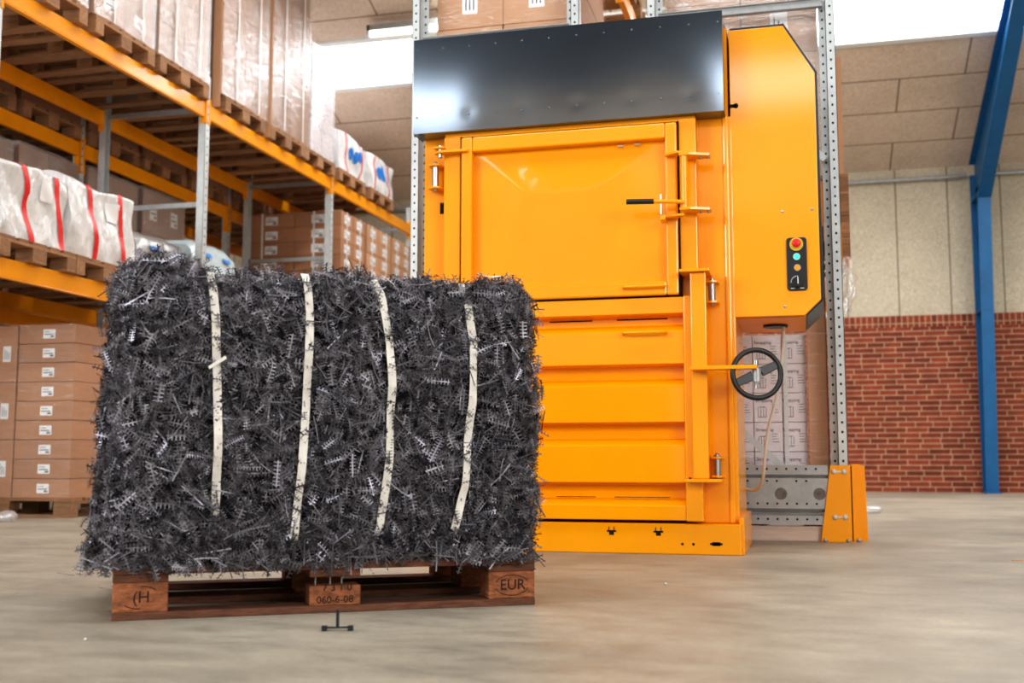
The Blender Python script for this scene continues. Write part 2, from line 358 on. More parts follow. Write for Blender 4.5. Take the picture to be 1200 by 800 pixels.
# ------------------------------------------------------------------ pallets
def pallet_parts(root, m, mb_, deck_cut=None):
    """euro pallet, long side on x, origin at its base centre"""
    yr = (-.35, 0, .35)
    for y, w in zip(yr, (.1, .145, .1)): bx('bottom_runner', m, root, -.6, .6, y-w/2, y+w/2, 0, .022, .002)
    for y, w in zip(yr, (.1, .145, .1)):
        for x in (-.5275, 0, .5275): bx('block', mb_, root, x-.0725, x+.0725, y-w/2, y+w/2, .022, .1, .002)
    for x in (-.5275, 0, .5275): bx('stringer_board', m, root, x-.0725, x+.0725, -.4, .4, .1, .122, .002)
    for y, w in zip((-.3275, -.165, 0, .165, .3275), (.145, .1, .145, .1, .145)): bx('deck_board', m, root, -.6, .6, y-w/2, y+w/2, .122, .144, .002)
PROTO = None
def pallet(x, y, z, label, rz=0, group=None):
    global PROTO
    if PROTO is None:
        PROTO = thing('wooden_pallet', label, 'pallet'); pallet_parts(PROTO, M['wood'], M['wood']); o = PROTO
    else: o = copy_tree(PROTO)
    o.location = (x, y, z); o.rotation_euler = (0, 0, rz); o['label'] = label
    if group: o['group'] = group
    elif 'group' in o: del o['group']
    return o

# ------------------------------------------------------------------ bale on its euro pallet
ANG = math.atan2(.523, .852)
P0 = Vector((-1.809, 2.698, 0))            # front corner of the pallet
fp = thing('wooden_pallet', 'reddish stained wooden pallet carrying the bale of metal scrap', 'pallet', P0, ANG)
W_, B_ = M['oldwood'], M['oldblock']
for y0, y1 in ((0, .1), (.3275, .4725), (.7, .8)): bx('bottom_runner', W_, fp, 0, 1.2, y0, y1, 0, .021, .003)
for iy, (y0, y1) in enumerate(((0.001, .1), (.3275, .4725), (.7, .799))):
    for ix, x in enumerate((.001, .5275, 1.055)):
        if iy == 0 and ix == 1:
            b = bx('block', B_, fp, x, x+.145, y0-.004, y1, .021, .076, .003)
            for k, nx in enumerate((.02, .062, .095)): MB().cyl((x+nx, .03, .07), (x+nx, .03, .104), .0022, n=8).build('nail', M['galv_dark'], b)
            text('stamp_lettering', '060-6-08', .029, M['ink'], b, Matrix.Translation((x+.072, y0-.0046, .036)) @ FRONT)
            text('stamp_lettering', '7 3 1 0', .030, M['ink'], b, Matrix.Translation((x+.078, y0-.0046, .070)) @ FRONT)
        else:
            b = bx('block', B_, fp, x, x+.144, y0, y1, .021, .1, .003)
            if iy == 0:
                ring = MB()
                for s_ in (-1, 1):
                    pts = [(x+.072+.052*math.cos(a), y0-.0006, .060+.030*math.sin(a)) for a in np.linspace(PI/2-1.25, PI/2+1.25, 15)] if s_ > 0 else \
                          [(x+.072+.052*math.cos(a), y0-.0006, .060+.030*math.sin(a)) for a in np.linspace(-PI/2-1.25, -PI/2+1.25, 15)]
                    if ix == 0: pts = pts[2:8]
                    ring.tube(pts, .0011, 6)
                ring.build('stamp_ring', M['ink'], b)
                text('stamp_lettering', 'EUR' if ix == 2 else '(H', .044, M['ink'], b, Matrix.Translation((x+.074, y0-.0006, .060)) @ FRONT)
for x in (0, .5275, 1.055): bx('stringer_board', W_, fp, x, x+.145, .002, .798, .1, .121, .003)
for y0, y1 in ((0, .145), (.185, .285), (.3275, .4725), (.515, .615), (.655, .8)): bx('deck_board', W_, fp, 0, 1.2, y0, y1, .121, .143, .003)

bale = thing('metal_scrap_bale', 'dark grey bale of punched metal scrap tied with four white straps', 'bale', P0, ANG)
LO = np.array([-.022, -.025, .150]); HI = np.array([1.198, .76, .968]); RB = .085
STRAPS = [[(.232, .955), (.238, .935), (.249, .83), (.258, .664), (.265, .475), (.263, .30), (.262, .27)],
          [(.498, .972), (.503, .952), (.512, .84), (.507, .596), (.495, .381), (.478, .195), (.472, .18)],
          [(.700, .955), (.718, .930), (.745, .774), (.754, .65), (.747, .428), (.720, .21), (.713, .19)],
          [(.970, .93), (.981, .905), (1.0, .782), (.995, .604), (.973, .353), (.940, .21), (.935, .19)]]
SU = [.25, .50, .74, .985]
def nz3(p, s, seed):
    """cheap smooth noise: sum of sines"""
    r = np.random.default_rng(seed); o = np.zeros(len(p))
    for k in range(6):
        w = r.normal(size=3)*s*(1+.5*k); o += np.sin(p@w+r.uniform(0, 6.28))/(1+.4*k)
    return o/3.2
def bale_surf(p):
    """box-surface points -> rounded, bulging bale surface and normal"""
    inner = np.clip(p, LO+RB, HI-RB); d = p-inner; n = d/np.maximum(np.linalg.norm(d, axis=1, keepdims=True), 1e-6)
    q = inner+n*RB
    off = .016*nz3(q, 7, 3)+.008*nz3(q, 22, 4)
    for su in SU: off -= .022*np.exp(-((q[:, 0]-su)/.05)**2)*(n[:, 0]**2 < .5)
    h = (q[:, 2]-.15)/.8
    left = np.clip(1-(q[:, 0]+.05)/.3, 0, 1); right = np.clip((q[:, 0]-.95)/.27, 0, 1)
    q = q+n*off[:, None]
    q[:, 0] -= left*(.034*(1-h))-right*(.02*np.sin(np.clip(h, 0, 1)*PI))
    q[:, 2] += .035*np.exp(-((q[:, 0]-.10)/.12)**2)*np.clip(h, 0, 1)
    return q, n
# core: grid on the six faces
core = MB(); G = 22
for ax in range(3):
    for sd in (0, 1):
        o1, o2 = [i for i in range(3) if i != ax]
        g = []
        for i in range(G+1):
            for j in range(G+1):
                p = np.zeros(3); p[ax] = (LO, HI)[sd][ax]; p[o1] = LO[o1]+(HI-LO)[o1]*i/G; p[o2] = LO[o2]+(HI-LO)[o2]*j/G; g.append(p)
        q, n = bale_surf(np.array(g)); q = q-n*.016
        q[:, 2] = np.maximum(q[:, 2], .146)
        fs = [(i*(G+1)+j, (i+1)*(G+1)+j, (i+1)*(G+1)+j+1, i*(G+1)+j+1) for i in range(G) for j in range(G)]
        if (sd == 0) == (ax != 1): fs = [f[::-1] for f in fs]
        core.add(q, fs, 0, True)
core.build('core', M['scrapcore'], bale)
# scrap pieces: fish-bone punching skeletons, plain strips, small brackets
def piece_fish(nt, ln, w, tw, seed):
    r = np.random.default_rng(seed); V = []; F = []
    bend = r.uniform(-.6, .6)
    def P(x, y, z=0): return (x, y, z+bend*x*x/ln)
    def q(a, b, c, d):
        k = len(V); V.extend([a, b, c, d]); F.append((k, k+1, k+2, k+3))
    ns = 3
    for i in range(ns):
        x0 = -ln/2+ln*i/ns; x1 = x0+ln/ns; q(P(x0, -tw), P(x1, -tw), P(x1, tw), P(x0, tw))
    for i in range(nt):
        x = -ln/2+ln*(i+.5)/nt; t = tw*.62; z = w*.35
        q(P(x-t, 0), P(x+t, 0), P(x+t*1.2, w, z), P(x-t*.6, w, z)); q(P(x+t, 0), P(x-t, 0), P(x-t*.6, -w, z*.6), P(x+t*1.2, -w, z*.6))
    return np.array(V), F
TPL = [piece_fish(7, .066, .009, .0018, 1), piece_fish(6, .055, .010, .0020, 2), piece_fish(8, .082, .008, .0017, 3), piece_fish(4, .034, .010, .0022, 4),
       piece_fish(0, .075, .003, .0016, 5), piece_fish(2, .028, .012, .0026, 6), piece_fish(5, .048, .012, .0024, 7), piece_fish(9, .074, .010, .0015, 8)]
def scatter(P, Nn, flat, lift, tmin=0, wts=None):
    """pieces with their mid points at P, roughly tangent to normals Nn"""
    Vs = []; Fs = []; T = []; base = 0
    k = len(P); which = rng.choice(len(TPL), k, p=[.15, .14, .13, .10, .20, .08, .08, .12])
    for i in range(k):
        V, F = TPL[which[i]]
        n = Nn[i]; a = rng.normal(size=3); a -= n*(a@n)*(1-flat[i]); a /= np.linalg.norm(a)
        b = np.cross(n, a)+rng.normal(size=3)*.5; b -= a*(a@b); b /= max(np.linalg.norm(b), 1e-6); c_ = np.cross(a, b)
        s = rng.uniform(.75, 1.2)
        Vs.append(P[i]+n*lift[i]+(V*s)@np.array([a, b, c_]))
        Fs.append(np.array(F)+base); base += len(V)
        tv = np.clip(rng.normal(.44, .25), 0, .9)
        if rng.random() < .012: tv = 1.  # a few pieces coloured near white to stand for glints
        elif rng.random() < .05: tv = .93
        T.append(np.full(len(V), tv))
    return np.concatenate(Vs), np.concatenate(Fs), np.concatenate(T)
def face_pts(n, ax, sd, lo=None, hi=None):
    l, h = (LO if lo is None else lo), (HI if hi is None else hi)
    p = rng.uniform(l, h, size=(n, 3)); p[:, ax] = (LO, HI)[sd][ax]; return p
pp = np.concatenate([face_pts(6500, 1, 0), face_pts(3400, 0, 0), face_pts(3800, 2, 1), face_pts(2600, 0, 1), face_pts(1300, 1, 1),
                     face_pts(900, 1, 0, hi=np.array([HI[0], HI[1], .22]))])
q, n = bale_surf(pp)
flat = rng.random(len(q))**2*.75; lift = rng.normal(0, .010, len(q))
V1, F1, T1 = scatter(q, n, flat, lift)
# shaggy edges: top rim and bottom fringe
e = []
for _ in range(1500): e.append((rng.uniform(LO[0]+.02, HI[0]-.02), rng.uniform(LO[1], HI[1]), HI[2]))
q2, n2 = bale_surf(np.array(e)); V2, F2, T2 = scatter(q2, n2, np.full(len(q2), .9), rng.uniform(-.005, .022, len(q2)))
fr = np.array([(rng.uniform(-.05, 1.19), rng.uniform(-.05, -.008), rng.uniform(.136, .18)) for _ in range(520)])
keep = ~((fr[:, 0] > .68) & (fr[:, 0] < .95) & (fr[:, 2] < .150)); fr = fr[keep]
nf = np.tile(np.array([0, -1., -.2]), (len(fr), 1)); nf /= np.linalg.norm(nf, axis=1, keepdims=True)
V3, F3, T3 = scatter(fr, nf, np.full(len(fr), .3), np.zeros(len(fr)))
lf = np.array([(rng.uniform(-.080, -.045), rng.uniform(0, .74), rng.uniform(.14, .20)) for _ in range(400)])
nl = np.tile(np.array([-1., 0, 0]), (len(lf), 1)); V4, F4, T4 = scatter(lf, nl, np.full(len(lf), .4), np.zeros(len(lf)))
V = np.concatenate([V1, V2, V3, V4]); T = np.concatenate([T1, T2, T3, T4]); F = []; b_ = 0
for v_, f_ in ((V1, F1), (V2, F2), (V3, F3), (V4, F4)): F.append(f_+b_); b_ += len(v_)
F = np.concatenate(F)
low = (V[:, 2] < .146) & (V[:, 0] > -.02) & (V[:, 0] < 1.22) & (V[:, 1] < .03)
V[:, 1] = np.where(low, np.minimum(V[:, 1], -.008), V[:, 1])
V[:, 2] = np.where((V[:, 1] > 0) & (V[:, 0] > 0) & (V[:, 0] < 1.2), np.maximum(V[:, 2], .1445), V[:, 2])
me = bpy.data.meshes.new('scrap_mass')
me.vertices.add(len(V)); me.vertices.foreach_set('co', V.astype(np.float32).ravel())
me.loops.add(F.size); me.loops.foreach_set('vertex_index', F.astype(np.int32).ravel())
me.polygons.add(len(F)); me.polygons.foreach_set('loop_start', np.arange(0, F.size, 4, dtype=np.int32)); me.polygons.foreach_set('loop_total', np.full(len(F), 4, dtype=np.int32))
at = me.attributes.new('tone', 'FLOAT', 'POINT'); at.data.foreach_set('value', T.astype(np.float32))
me.materials.append(M['scrap']); me.update(calc_edges=True); me.validate()
o = link('scrap_pieces', me, bale); o['kind'] = 'stuff'
# straps
for si, pts in enumerate(STRAPS):
    zs = [p[1] for p in pts][::-1]; us = [p[0] for p in pts][::-1]
    path = []
    zz = np.linspace(zs[0], zs[-1], 46); uu = np.interp(zz, zs, us)
    q_, n_ = bale_surf(np.stack([uu, np.full(46, LO[1]), zz], 1))
    for z, u, qv in zip(zz, uu, q_[:, 1]):
        ends = min(1, (z-zs[0])/.05)*min(1, (zs[-1]-z)/.06)
        path.append((float(u), float(qv)-.019+.026*(1-ends)+.003*math.sin(z*23+si), float(z)))
    u0 = us[-1]
    for v in np.linspace(.02, .72, 18): path.append((u0+.01*math.sin(v*5), v, .966-.004*math.sin(v*20)))
    s_ = MB(); hw = .0115; vs = []
    for i, (u, v, z) in enumerate(path):
        tw = .0035*math.sin(i*.37+si*2)
        vs += [(u-hw, v+tw, z), (u+hw, v-tw, z)]
    s_.add(vs, [(2*i, 2*i+1, 2*i+3, 2*i+2) for i in range(len(path)-1)], 0, True)
    so = s_.build('strap', M['oldstrap'], bale)
    if si == 0:
        MB().add([(.232, -.040, .690), (.236, -.040, .682), (.282, -.046, .712), (.278, -.046, .721)], [(0, 1, 2, 3)]).add([(.232, -.0395, .690), (.236, -.0395, .682), (.282, -.0455, .712), (.278, -.0455, .721)], [(3, 2, 1, 0)]).build('strap_tail', M['oldstrap'], so)

# loose scrap on the floor
def loose(loc, rz, tpls, label, tones=.35, cat='scrap piece'):
    V = []; F = []; b0 = 0
    for (k, ofs, ang, tilt) in tpls:
        v, f = TPL[k]; R = Matrix.Rotation(ang, 3, 'Z') @ Matrix.Rotation(tilt, 3, 'Y')
        v = v@np.array(R).T+np.array(ofs); V.append(v); F += [tuple(b0+i for i in g) for g in f]; b0 += len(v)
    V = np.concatenate(V); V[:, 2] += .001-V[:, 2].min()
    m_ = bpy.data.meshes.new('metal_scrap_strip'); m_.from_pydata([tuple(p) for p in V], [], F); m_.materials.append(M['scrap'])
    a = m_.attributes.new('tone', 'FLOAT', 'POINT'); a.data.foreach_set('value', np.full(len(V), tones, dtype=np.float32))
    o = link('metal_scrap_strip', m_, None, 0, loc); o.rotation_euler = (0, 0, rz); tag(o, label, cat); return o
loose((-2.682, 3.70, 0), .2, [(0, (0, 0, 0), .1, .12), (3, (.040, .0, .022), .3, -.9), (0, (.078, .01, .018), -.2, .6)], 'bent dark scrap strip lying alone on the floor beside the bale')
loose((-2.43, 3.05, 0), .4, [(4, (0, 0, 0), 0, .15), (4, (.01, 0, .004), .5, -.1)], 'crossed pair of thin dark scrap slivers at the edge of the floor')
loose((-2.25, 3.32, 0), 1.0, [(6, (0, 0, 0), 0, .2), (3, (.03, 0, 0), .8, .3)], 'dark scrap fragment on the floor close behind the pallet corner')
loose((-1.905, 2.87, 0), -.3, [(4, (0, 0, 0), .4, -.15), (3, (.02, .01, .003), .2, -.2)], 'dark bent scrap sliver on the floor touching the pallet corner')
h = MB().box(-.030, .030, -.003, .003, .006, .010).box(-.004, .004, -.002, .002, .006, .052).box(-.040, -.026, -.010, .010, 0, .012).box(.026, .040, -.010, .010, 0, .012)
tag(h.build('metal_scrap_clip', M['dark'], None, 0, (-1.155, 2.70, 0)), 'dark T-shaped scrap clip standing on the floor in front of the pallet', 'scrap piece').rotation_euler = (0, 0, .35)
def crumb(name, loc, r, m, label, cat, seed, sq=.6):
    rr = np.random.default_rng(seed); mb = MB(); n = 9; vs = []
    for j in range(1, 5):
        for i in range(n):
            t_, u_ = PI*j/5, 2*PI*i/n; k = r*rr.uniform(.6, 1.2); vs.append((k*math.sin(t_)*math.cos(u_), k*math.sin(t_)*math.sin(u_), sq*(r+k*math.cos(t_))))
    vs += [(0, 0, sq*2*r), (0, 0, 0)]
    fs = [(j*n+i, j*n+(i+1) % n, (j+1)*n+(i+1) % n, (j+1)*n+i)[::-1] for j in range(3) for i in range(n)]+[(i, (i+1) % n, 4*n) for i in range(n)]+[(3*n+(i+1) % n, 3*n+i, 4*n+1) for i in range(n)]
    mb.add(vs, fs, 0, True); z0 = min(v[2] for v in vs); return tag(mb.build(name, m, None, 0, (loc[0], loc[1], -z0+.0005)), label, cat)
crumb('plastic_crumb', (-1.682, 2.407), .004, M['paper'], 'tiny white crumb on the floor before the pallet', 'crumb', 1)
crumb('plastic_crumb', (-.47, 3.955), .006, M['paper'], 'tiny white crumb on the floor in front of the press', 'crumb', 2)
crumb('film_scrap', (-5.36, 6.72), .09, M['film_white'], 'crumpled piece of white film on the floor before the carton stack', 'film scrap', 3, .45)
crumb('film_scrap', (.53, 9.5), .085, M['film_white'], 'crumpled piece of white film on the floor beyond the orange rack guard', 'film scrap', 5, .4)
tag(MB().box(-.09, .09, -.006, .006, 0, .003).build('strap_offcut', M['cardboard_light'], None, 0, (.95, 5.27, 0)), 'pinkish strip of strapping lying on the open floor', 'strap offcut').rotation_euler = (0, 0, .25)

# ------------------------------------------------------------------ baling press
BP = thing('baling_press', 'orange vertical baling press with dark steel hood behind the bale', 'baling press', (0, 0, 0))
O = M['orange']
bx('base', O, BP, -1.86, -.275, 5.21, 6.0, 0, .140, .006)
sl = BP.children[-1]
k = MB()
for cx in (-.867, -.649):                  # trident slots, bolt holes and oval slot in the base front
    k.box(cx-.022, cx+.022, 5.2085, 5.2095, .098, .106).box(cx-.011, cx+.011, 5.2085, 5.2095, .084, .1)
    k.box(cx-.014, cx-.010, 5.2085, 5.2095, .1, .122).box(cx+.010, cx+.014, 5.2085, 5.2095, .1, .122)
for cx in (-.54, -.49): k.cyl((cx, 5.2085, .048), (cx, 5.2099, .048), .006)
k.box(-.415, -.359, 5.2085, 5.2095, .046, .055).box(-.405, -.369, 5.2085, 5.2095, .042, .059)
k.build('slot', M['hole'], sl)
bx('base_side_plate', O, BP, -.285, -.262, 5.24, 5.98, 0, .168, .003)
bx('column', O, BP, -1.825, -1.60, 5.285, 5.95, .14, 2.06, .006)
MB().box(-1.739, -1.715, 5.283, 5.2845, 1.665, 1.722).build('slot', M['hole'], BP.children[-1], .0)
rc = bx('column', O, BP, -.53, -.284, 5.285, 5.95, .14, 2.06, .006)
bx('column_edge_strip', O, BP, -.327, -.300, 5.272, 5.30, .14, 2.06, .008)
bx('rear_chamber', M['orange_plain'], BP, -1.60, -.53, 5.40, 5.99, .14, 2.06)
bx('head_box', M['orange_plain'], BP, -1.80, -.30, 5.30, 5.95, 2.06, 2.50)
# hood: sheet with a soft outward roll towards its lower edge and rivet dimples
hd = MB(); NX, NZ = 60, 26; hx0, hx1, hz0, hz1 = -1.845, -.312, 2.052, 2.538
RV = [hx0+.02+i*(hx1-hx0-.04)/11 for i in range(12)]
vs = []
for j in range(NZ+1):
    for i in range(NX+1):
        x = hx0+(hx1-hx0)*i/NX; z = hz0+(hz1-hz0)*j/NZ; w = (z-hz0)/(hz1-hz0)
        y = 5.165+.0018*math.sin(x*9+1)*(1-w)
        for r_ in RV[2::2]: y += .0006*math.exp(-(((x-r_)/.03)**2+((z-2.14)/.03)**2))
        vs.append((x, y, z))
hd.add(vs, [(j*(NX+1)+i, j*(NX+1)+i+1, (j+1)*(NX+1)+i+1, (j+1)*(NX+1)+i) for j in range(NZ) for i in range(NX)], 0, True)
hd.box(hx0, hx0+.003, 5.167, 5.32, hz0, hz1).box(hx1-.003, hx1, 5.167, 5.32, hz0, hz1).box(hx0, hx1, 5.167, 5.95, hz1-.003, hz1).box(hx0, hx1, 5.167, 5.29, hz0, hz0+.003)
ho = hd.build('hood', M['hood'], BP)
rv = MB()
for x in RV:
    rv.dome((x, 5.166, 2.135), (0, -1, 0), .006, .003, 10); rv.dome((x, 5.1655, 2.485), (0, -1, 0), .005, .002, 10)
rv.build('rivet', M['hood'], ho)
# posts beside the upper door
bx('hinge_post', O, BP, -1.695, -1.607, 5.205, 5.29, 1.19, 2.035, .005)
bx('latch_post', O, BP, -.528, -.447, 5.205, 5.29, 1.29, 2.045, .005)
bx('top_rail', O, BP, -1.69, -.45, 5.21, 5.29, 2.03, 2.058, .003)
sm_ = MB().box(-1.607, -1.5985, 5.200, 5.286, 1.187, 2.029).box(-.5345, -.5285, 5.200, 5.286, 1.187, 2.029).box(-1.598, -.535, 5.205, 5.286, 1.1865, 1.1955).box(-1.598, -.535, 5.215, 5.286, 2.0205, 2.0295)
sm_.build('seam_shade', M['hole'], BP)  # dark strips added in the door gaps to stand for shade
# upper door
ud = bx('upper_door', O, BP, -1.598, -.535, 5.235, 5.29, 1.196, 2.020)
fr_ = MB()
for (x0, x1, z0, z1) in ((-1.598, -1.541, 1.196, 2.020), (-.590, -.535, 1.196, 2.020), (-1.541, -.590, 1.945, 2.020), (-1.541, -.590, 1.196, 1.262)): fr_.box(x0, x1, 5.178, 5.236, z0, z1)
fr_.build('door_frame', O, ud, .008)
px0, px1, pz0, pz1 = -1.541, -.590, 1.262, 1.945; NX, NZ = 72, 54; vs = []
def crease(u): return float(np.interp(u, [0, .02, .25, .40, .62, .72, .97, 1], [.0, .0, .30, .33, .315, .25, .0, .0]))
for j in range(NZ+1):
    for i in range(NX+1):
        u, w = i/NX, 1-j/NZ; x = px0+(px1-px0)*u; z = pz0+(pz1-pz0)*(1-w); c0 = crease(u); s_ = .044
        h_ = s_*w if w < c0 else s_*c0*(1-min(1, (w-c0)/.55))**1.6
        h_ += .004*math.exp(-((u-.29)/.03)**2-((w-.12)/.07)**2)+.003*math.exp(-((u-.36)/.05)**2-((w-.2)/.1)**2)
        vs.append((x, 5.226-h_, z))
MB().add(vs, [(j*(NX+1)+i, j*(NX+1)+i+1, (j+1)*(NX+1)+i+1, (j+1)*(NX+1)+i) for j in range(NZ) for i in range(NX)], 0, True).build('buckled_panel', O, ud)
def bar_handle(parent, x0, x1, z, y, so):
    MB().tube([(x0, y, z), (x0, y-so, z), (x0+.01, y-so-.006, z), (x1-.01, y-so-.006, z), (x1, y-so, z), (x1, y, z)], .0075, 8).build('pull_handle', O, parent)
bar_handle(ud, -.79, -.60, 1.236, 5.178, .022)
MB().box(-.82, -.79, 5.2, 5.212, 1.925, 1.93).box(-.74, -.71, 5.2, 5.212, 1.928, 1.933).build('clip', M['galv_dark'], ud)
# lower door: vertical-profile ribs extruded across
ld = MB(); A, Bk = 5.188, 5.268
prof = [(A, .155), (A, .232), (Bk, .237), (Bk, .290), (A, .322)]
for z0, z1 in ((.322, .500), (.500, .600)): pass
prof = [(5.285, .155), (A, .155), (A, .228), (Bk, .236), (Bk, .292), (A, .330), (A, .502),
        (Bk, .512), (Bk, .572), (A, .610), (A, .772), (Bk, .782), (Bk, .842), (A, .880), (A, 1.034), (Bk, 1.042), (Bk, 1.072), (A, 1.102), (A, 1.186), (5.285, 1.186)]
prof = [(5.285, .155), (A, .155), (A, .234), (Bk-.03, .240), (Bk, .252), (Bk, .325), (A, .336), (A, .500), (A+.03, .520), (Bk, .524), (Bk, .605), (A, .616),
        (A, .775), (A+.03, .795), (Bk, .800), (Bk, .872), (A, .884), (A, 1.028), (A+.03, 1.046), (Bk, 1.05), (Bk, 1.110), (A, 1.118), (A, 1.186), (5.285, 1.186)]
# each rib: flat face, sloping sill below it, sharp shadowed soffit above the groove
prof = [(5.285, .155), (A, .155), (A, .222), (A+.045, .248), (Bk, .252), (Bk, .318), (A, .326), (A, .498), (A+.045, .524), (Bk, .528), (Bk, .596), (A, .604),
        (A, .776), (A+.045, .802), (Bk, .806), (Bk, .866), (A, .874), (A, 1.030), (A+.045, 1.058), (Bk, 1.062), (Bk, 1.102), (A, 1.110), (A, 1.186), (5.285, 1.186)]
ldo = ld.prism(prof, 'X', -1.60, -.515).build('lower_door', O, BP, .004)
bx('door_edge_rail', O, ldo, -.517, -.438, 5.175, 5.285, .152, 1.19, .006)
bx('door_edge_rail', O, ldo, -1.66, -1.598, 5.175, 5.285, .152, 1.19, .006)
for x0, x1 in ((-1.14, -.95), (-.86, -.60)): bx('weld_gap', M['hole'], ldo, x0, x1, 5.2675, 5.2685, .253, .258)
for x0, x1 in ((-1.17, -.96), (-.84, -.60)): bx('weld_gap', M['hole'], ldo, x0, x1, 5.2672, 5.2685, 1.092, 1.098)
bar_handle(ldo, -.797, -.60, 1.02, A, .03)
# latch bar in front of the right column with its top and bottom plates and pins
lb = bx('latch_bar', O, BP, -.478, -.407, 5.125, 5.172, .345, 1.288, .005)
bx('latch_plate', O, lb, -.525, -.388, 5.10, 5.29, 1.288, 1.302, .003)
bx('latch_plate', O, lb, -.518, -.350, 5.10, 5.29, .330, .345, .003)
bx('wheel_arm', O, lb, -.478, -.182, 5.04, 5.12, .832, .850, .003)
MB().cyl((-.49, 5.11, .345), (-.49, 5.11, .352), .006).build('bolt', M['hole'], lb)
def pin(x, y, z0, z1, parent=BP):
    p = MB().cyl((x, y, z0-.012), (x, y, z1+.016), .017, n=18).dome((x, y, z1+.016), (0, 0, 1), .011, .012).dome((x, y, z0-.012), (0, 0, -1), .011, .012).build('hinge_pin', M['chrome'], parent)
    for z in (z0-.010, z1): MB().prism([(x-.03, 5.29), (x-.035, y), (x-.025, y-.028), (x, y-.036), (x+.025, y-.028), (x+.035, y), (x+.03, 5.29)], 'Z', z, z+.010).build('hinge_lug', O, p, .002)
pin(-.387, 5.235, 1.165, 1.250); pin(-.378, 5.235, .360, .435); pin(-1.748, 5.235, 1.79, 1.895)
# upper hinge at the hinge post
p = MB().prism([(-1.735, 5.17), (-1.70, 5.15), (-1.56, 5.155), (-1.56, 5.20), (-1.735, 5.20)], 'Z', 1.944, 1.956).build('hinge_plate', O, BP, .002)
MB().box(-1.735, -1.68, 5.155, 5.20, 1.968, 1.977).build('hinge_leaf', O, p, .002)
MB().cyl((-1.705, 5.175, 1.925), (-1.705, 5.175, 1.985), .010).build('hinge_bolt', M['chrome'], p)
# latch lever assembly
lv = MB().cyl((-.497, 5.135, 1.585), (-.497, 5.135, 1.845), .018, n=18).build('latch_rod', O, BP)
for z in (1.838, 1.580):
    b = MB().prism([(-.52, 5.115), (-.47, 5.11), (-.380, 5.15), (-.378, 5.205), (-.50, 5.205)], 'Z', z, z+.014).build('latch_lug', O, lv, .002)
    for x in (-.425, -.392):
        MB().dome((x, 5.175, z+.014), (0, 0, 1), .009, .010, 10).dome((x, 5.175, z), (0, 0, -1), .009, .010, 10).build('bolt', M['chrome'], b)
MB().prism([(-.588, 5.178), (-.588, 5.15), (-.53, 5.118), (-.50, 5.118), (-.50, 5.14), (-.535, 5.178)], 'Z', 1.852, 1.863).build('keeper_plate', O, ud, .002)
MB().prism([(-.588, 5.178), (-.588, 5.14), (-.53, 5.112), (-.50, 5.112), (-.50, 5.135), (-.535, 5.178)], 'Z', 1.553, 1.564).build('keeper_plate', O, ud, .002)
MB().tube([(-.497, 5.118, 1.618), (-.56, 5.10, 1.620), (-.645, 5.085, 1.621)], .010).build('lever_arm', O, lv)
MB().tube([(-.635, 5.086, 1.621), (-.760, 5.068, 1.622)], .0125, 14).build('lever_grip', M['black'], lv)
MB().cyl((-.603, 5.10, 1.560), (-.603, 5.10, 1.655), .006, n=10).build('locking_pin', M['chrome'], lv)
MB().box(-.61, -.585, 5.10, 5.18, 1.535, 1.560).build('pin_bracket', O, lv, .002)
# cabinet on the right with its chamfered front door
cb_ = [(-.288, 1.100), (.044, 1.100), (.118, 1.170), (.116, 2.258), (-.032, 2.508), (-.288, 2.508)]
cab = MB().prism(cb_, 'Y', 5.325, 5.95).build('control_cabinet', M['dark'], BP, .003)
cd = [(-.290, 1.094), (.030, 1.094), (.104, 1.166), (.104, 2.240), (-.036, 2.482), (-.290, 2.482)]
MB().prism(cd, 'Y', 5.285, 5.324).build('cabinet_door', O, cab, .003)
bx('cabinet_floor', M['orange_plain'], cab, -.286, .034, 5.33, 5.94, 1.090, 1.0995)
MB().cyl((-.11, 5.62, 1.078), (-.11, 5.62, 1.090), .06, n=24).build('cable_gland', M['black'], cab)
MB().box(-.290, -.262, 5.2835, 5.2848, 2.100, 2.116).cyl((-.262, 5.2835, 2.108), (-.262, 5.2848, 2.108), .012).build('lock_slot', M['hole'], cab)
for (x, z) in ((-.060, 1.585), (.074, 1.588), (-.058, 1.137)): MB().dome((x, 5.285, z), (0, -1, 0), .007, .004, 10).build('screw', M['chrome'], cab)
# control panel: rounded black plate, stop button, lamp, push button, rotary switch
def rrect(x0, x1, z0, z1, r, n=6):
    o_ = []
    for cx, cz, a0 in ((x1-r, z1-r, 0), (x0+r, z1-r, PI/2), (x0+r, z0+r, PI), (x1-r, z0+r, 3*PI/2)):
        o_ += [(cx+r*math.cos(a0+PI/2*i/n), cz+r*math.sin(a0+PI/2*i/n)) for i in range(n+1)]
    return o_
cp = MB().prism(rrect(-.046, .046, 1.208, 1.457, .016), 'Y', 5.276, 5.285).build('control_panel', M['black'], BP, .002)
Yp = 5.276
MB().cyl((0, Yp, 1.424), (0, Yp-.006, 1.424), .031, n=28).build('stop_button_ring', M['yellow'], cp)
MB().cyl((0, Yp-.006, 1.424), (0, Yp-.022, 1.424), .014, n=20).cyl((0, Yp-.022, 1.426), (0, Yp-.030, 1.426), .020, n=24).dome((0, Yp-.030, 1.426), (0, -1, 0), .020, .006, 24).build('stop_button', M['redbtn'], cp)
MB().cyl((0, Yp, 1.366), (0, Yp-.005, 1.366), .017, n=24).build('lamp_bezel', M['galv_dark'], cp)
MB().dome((0, Yp-.005, 1.366), (0, -1, 0), .013, .006, 20).build('green_lamp', M['green'], cp)
MB().cyl((.002, Yp, 1.314), (.002, Yp-.005, 1.314), .016, n=24).build('button_bezel', M['galv_dark'], cp)
MB().cyl((.002, Yp-.005, 1.314), (.002, Yp-.009, 1.314), .013, n=24).build('push_button', M['amber'], cp)
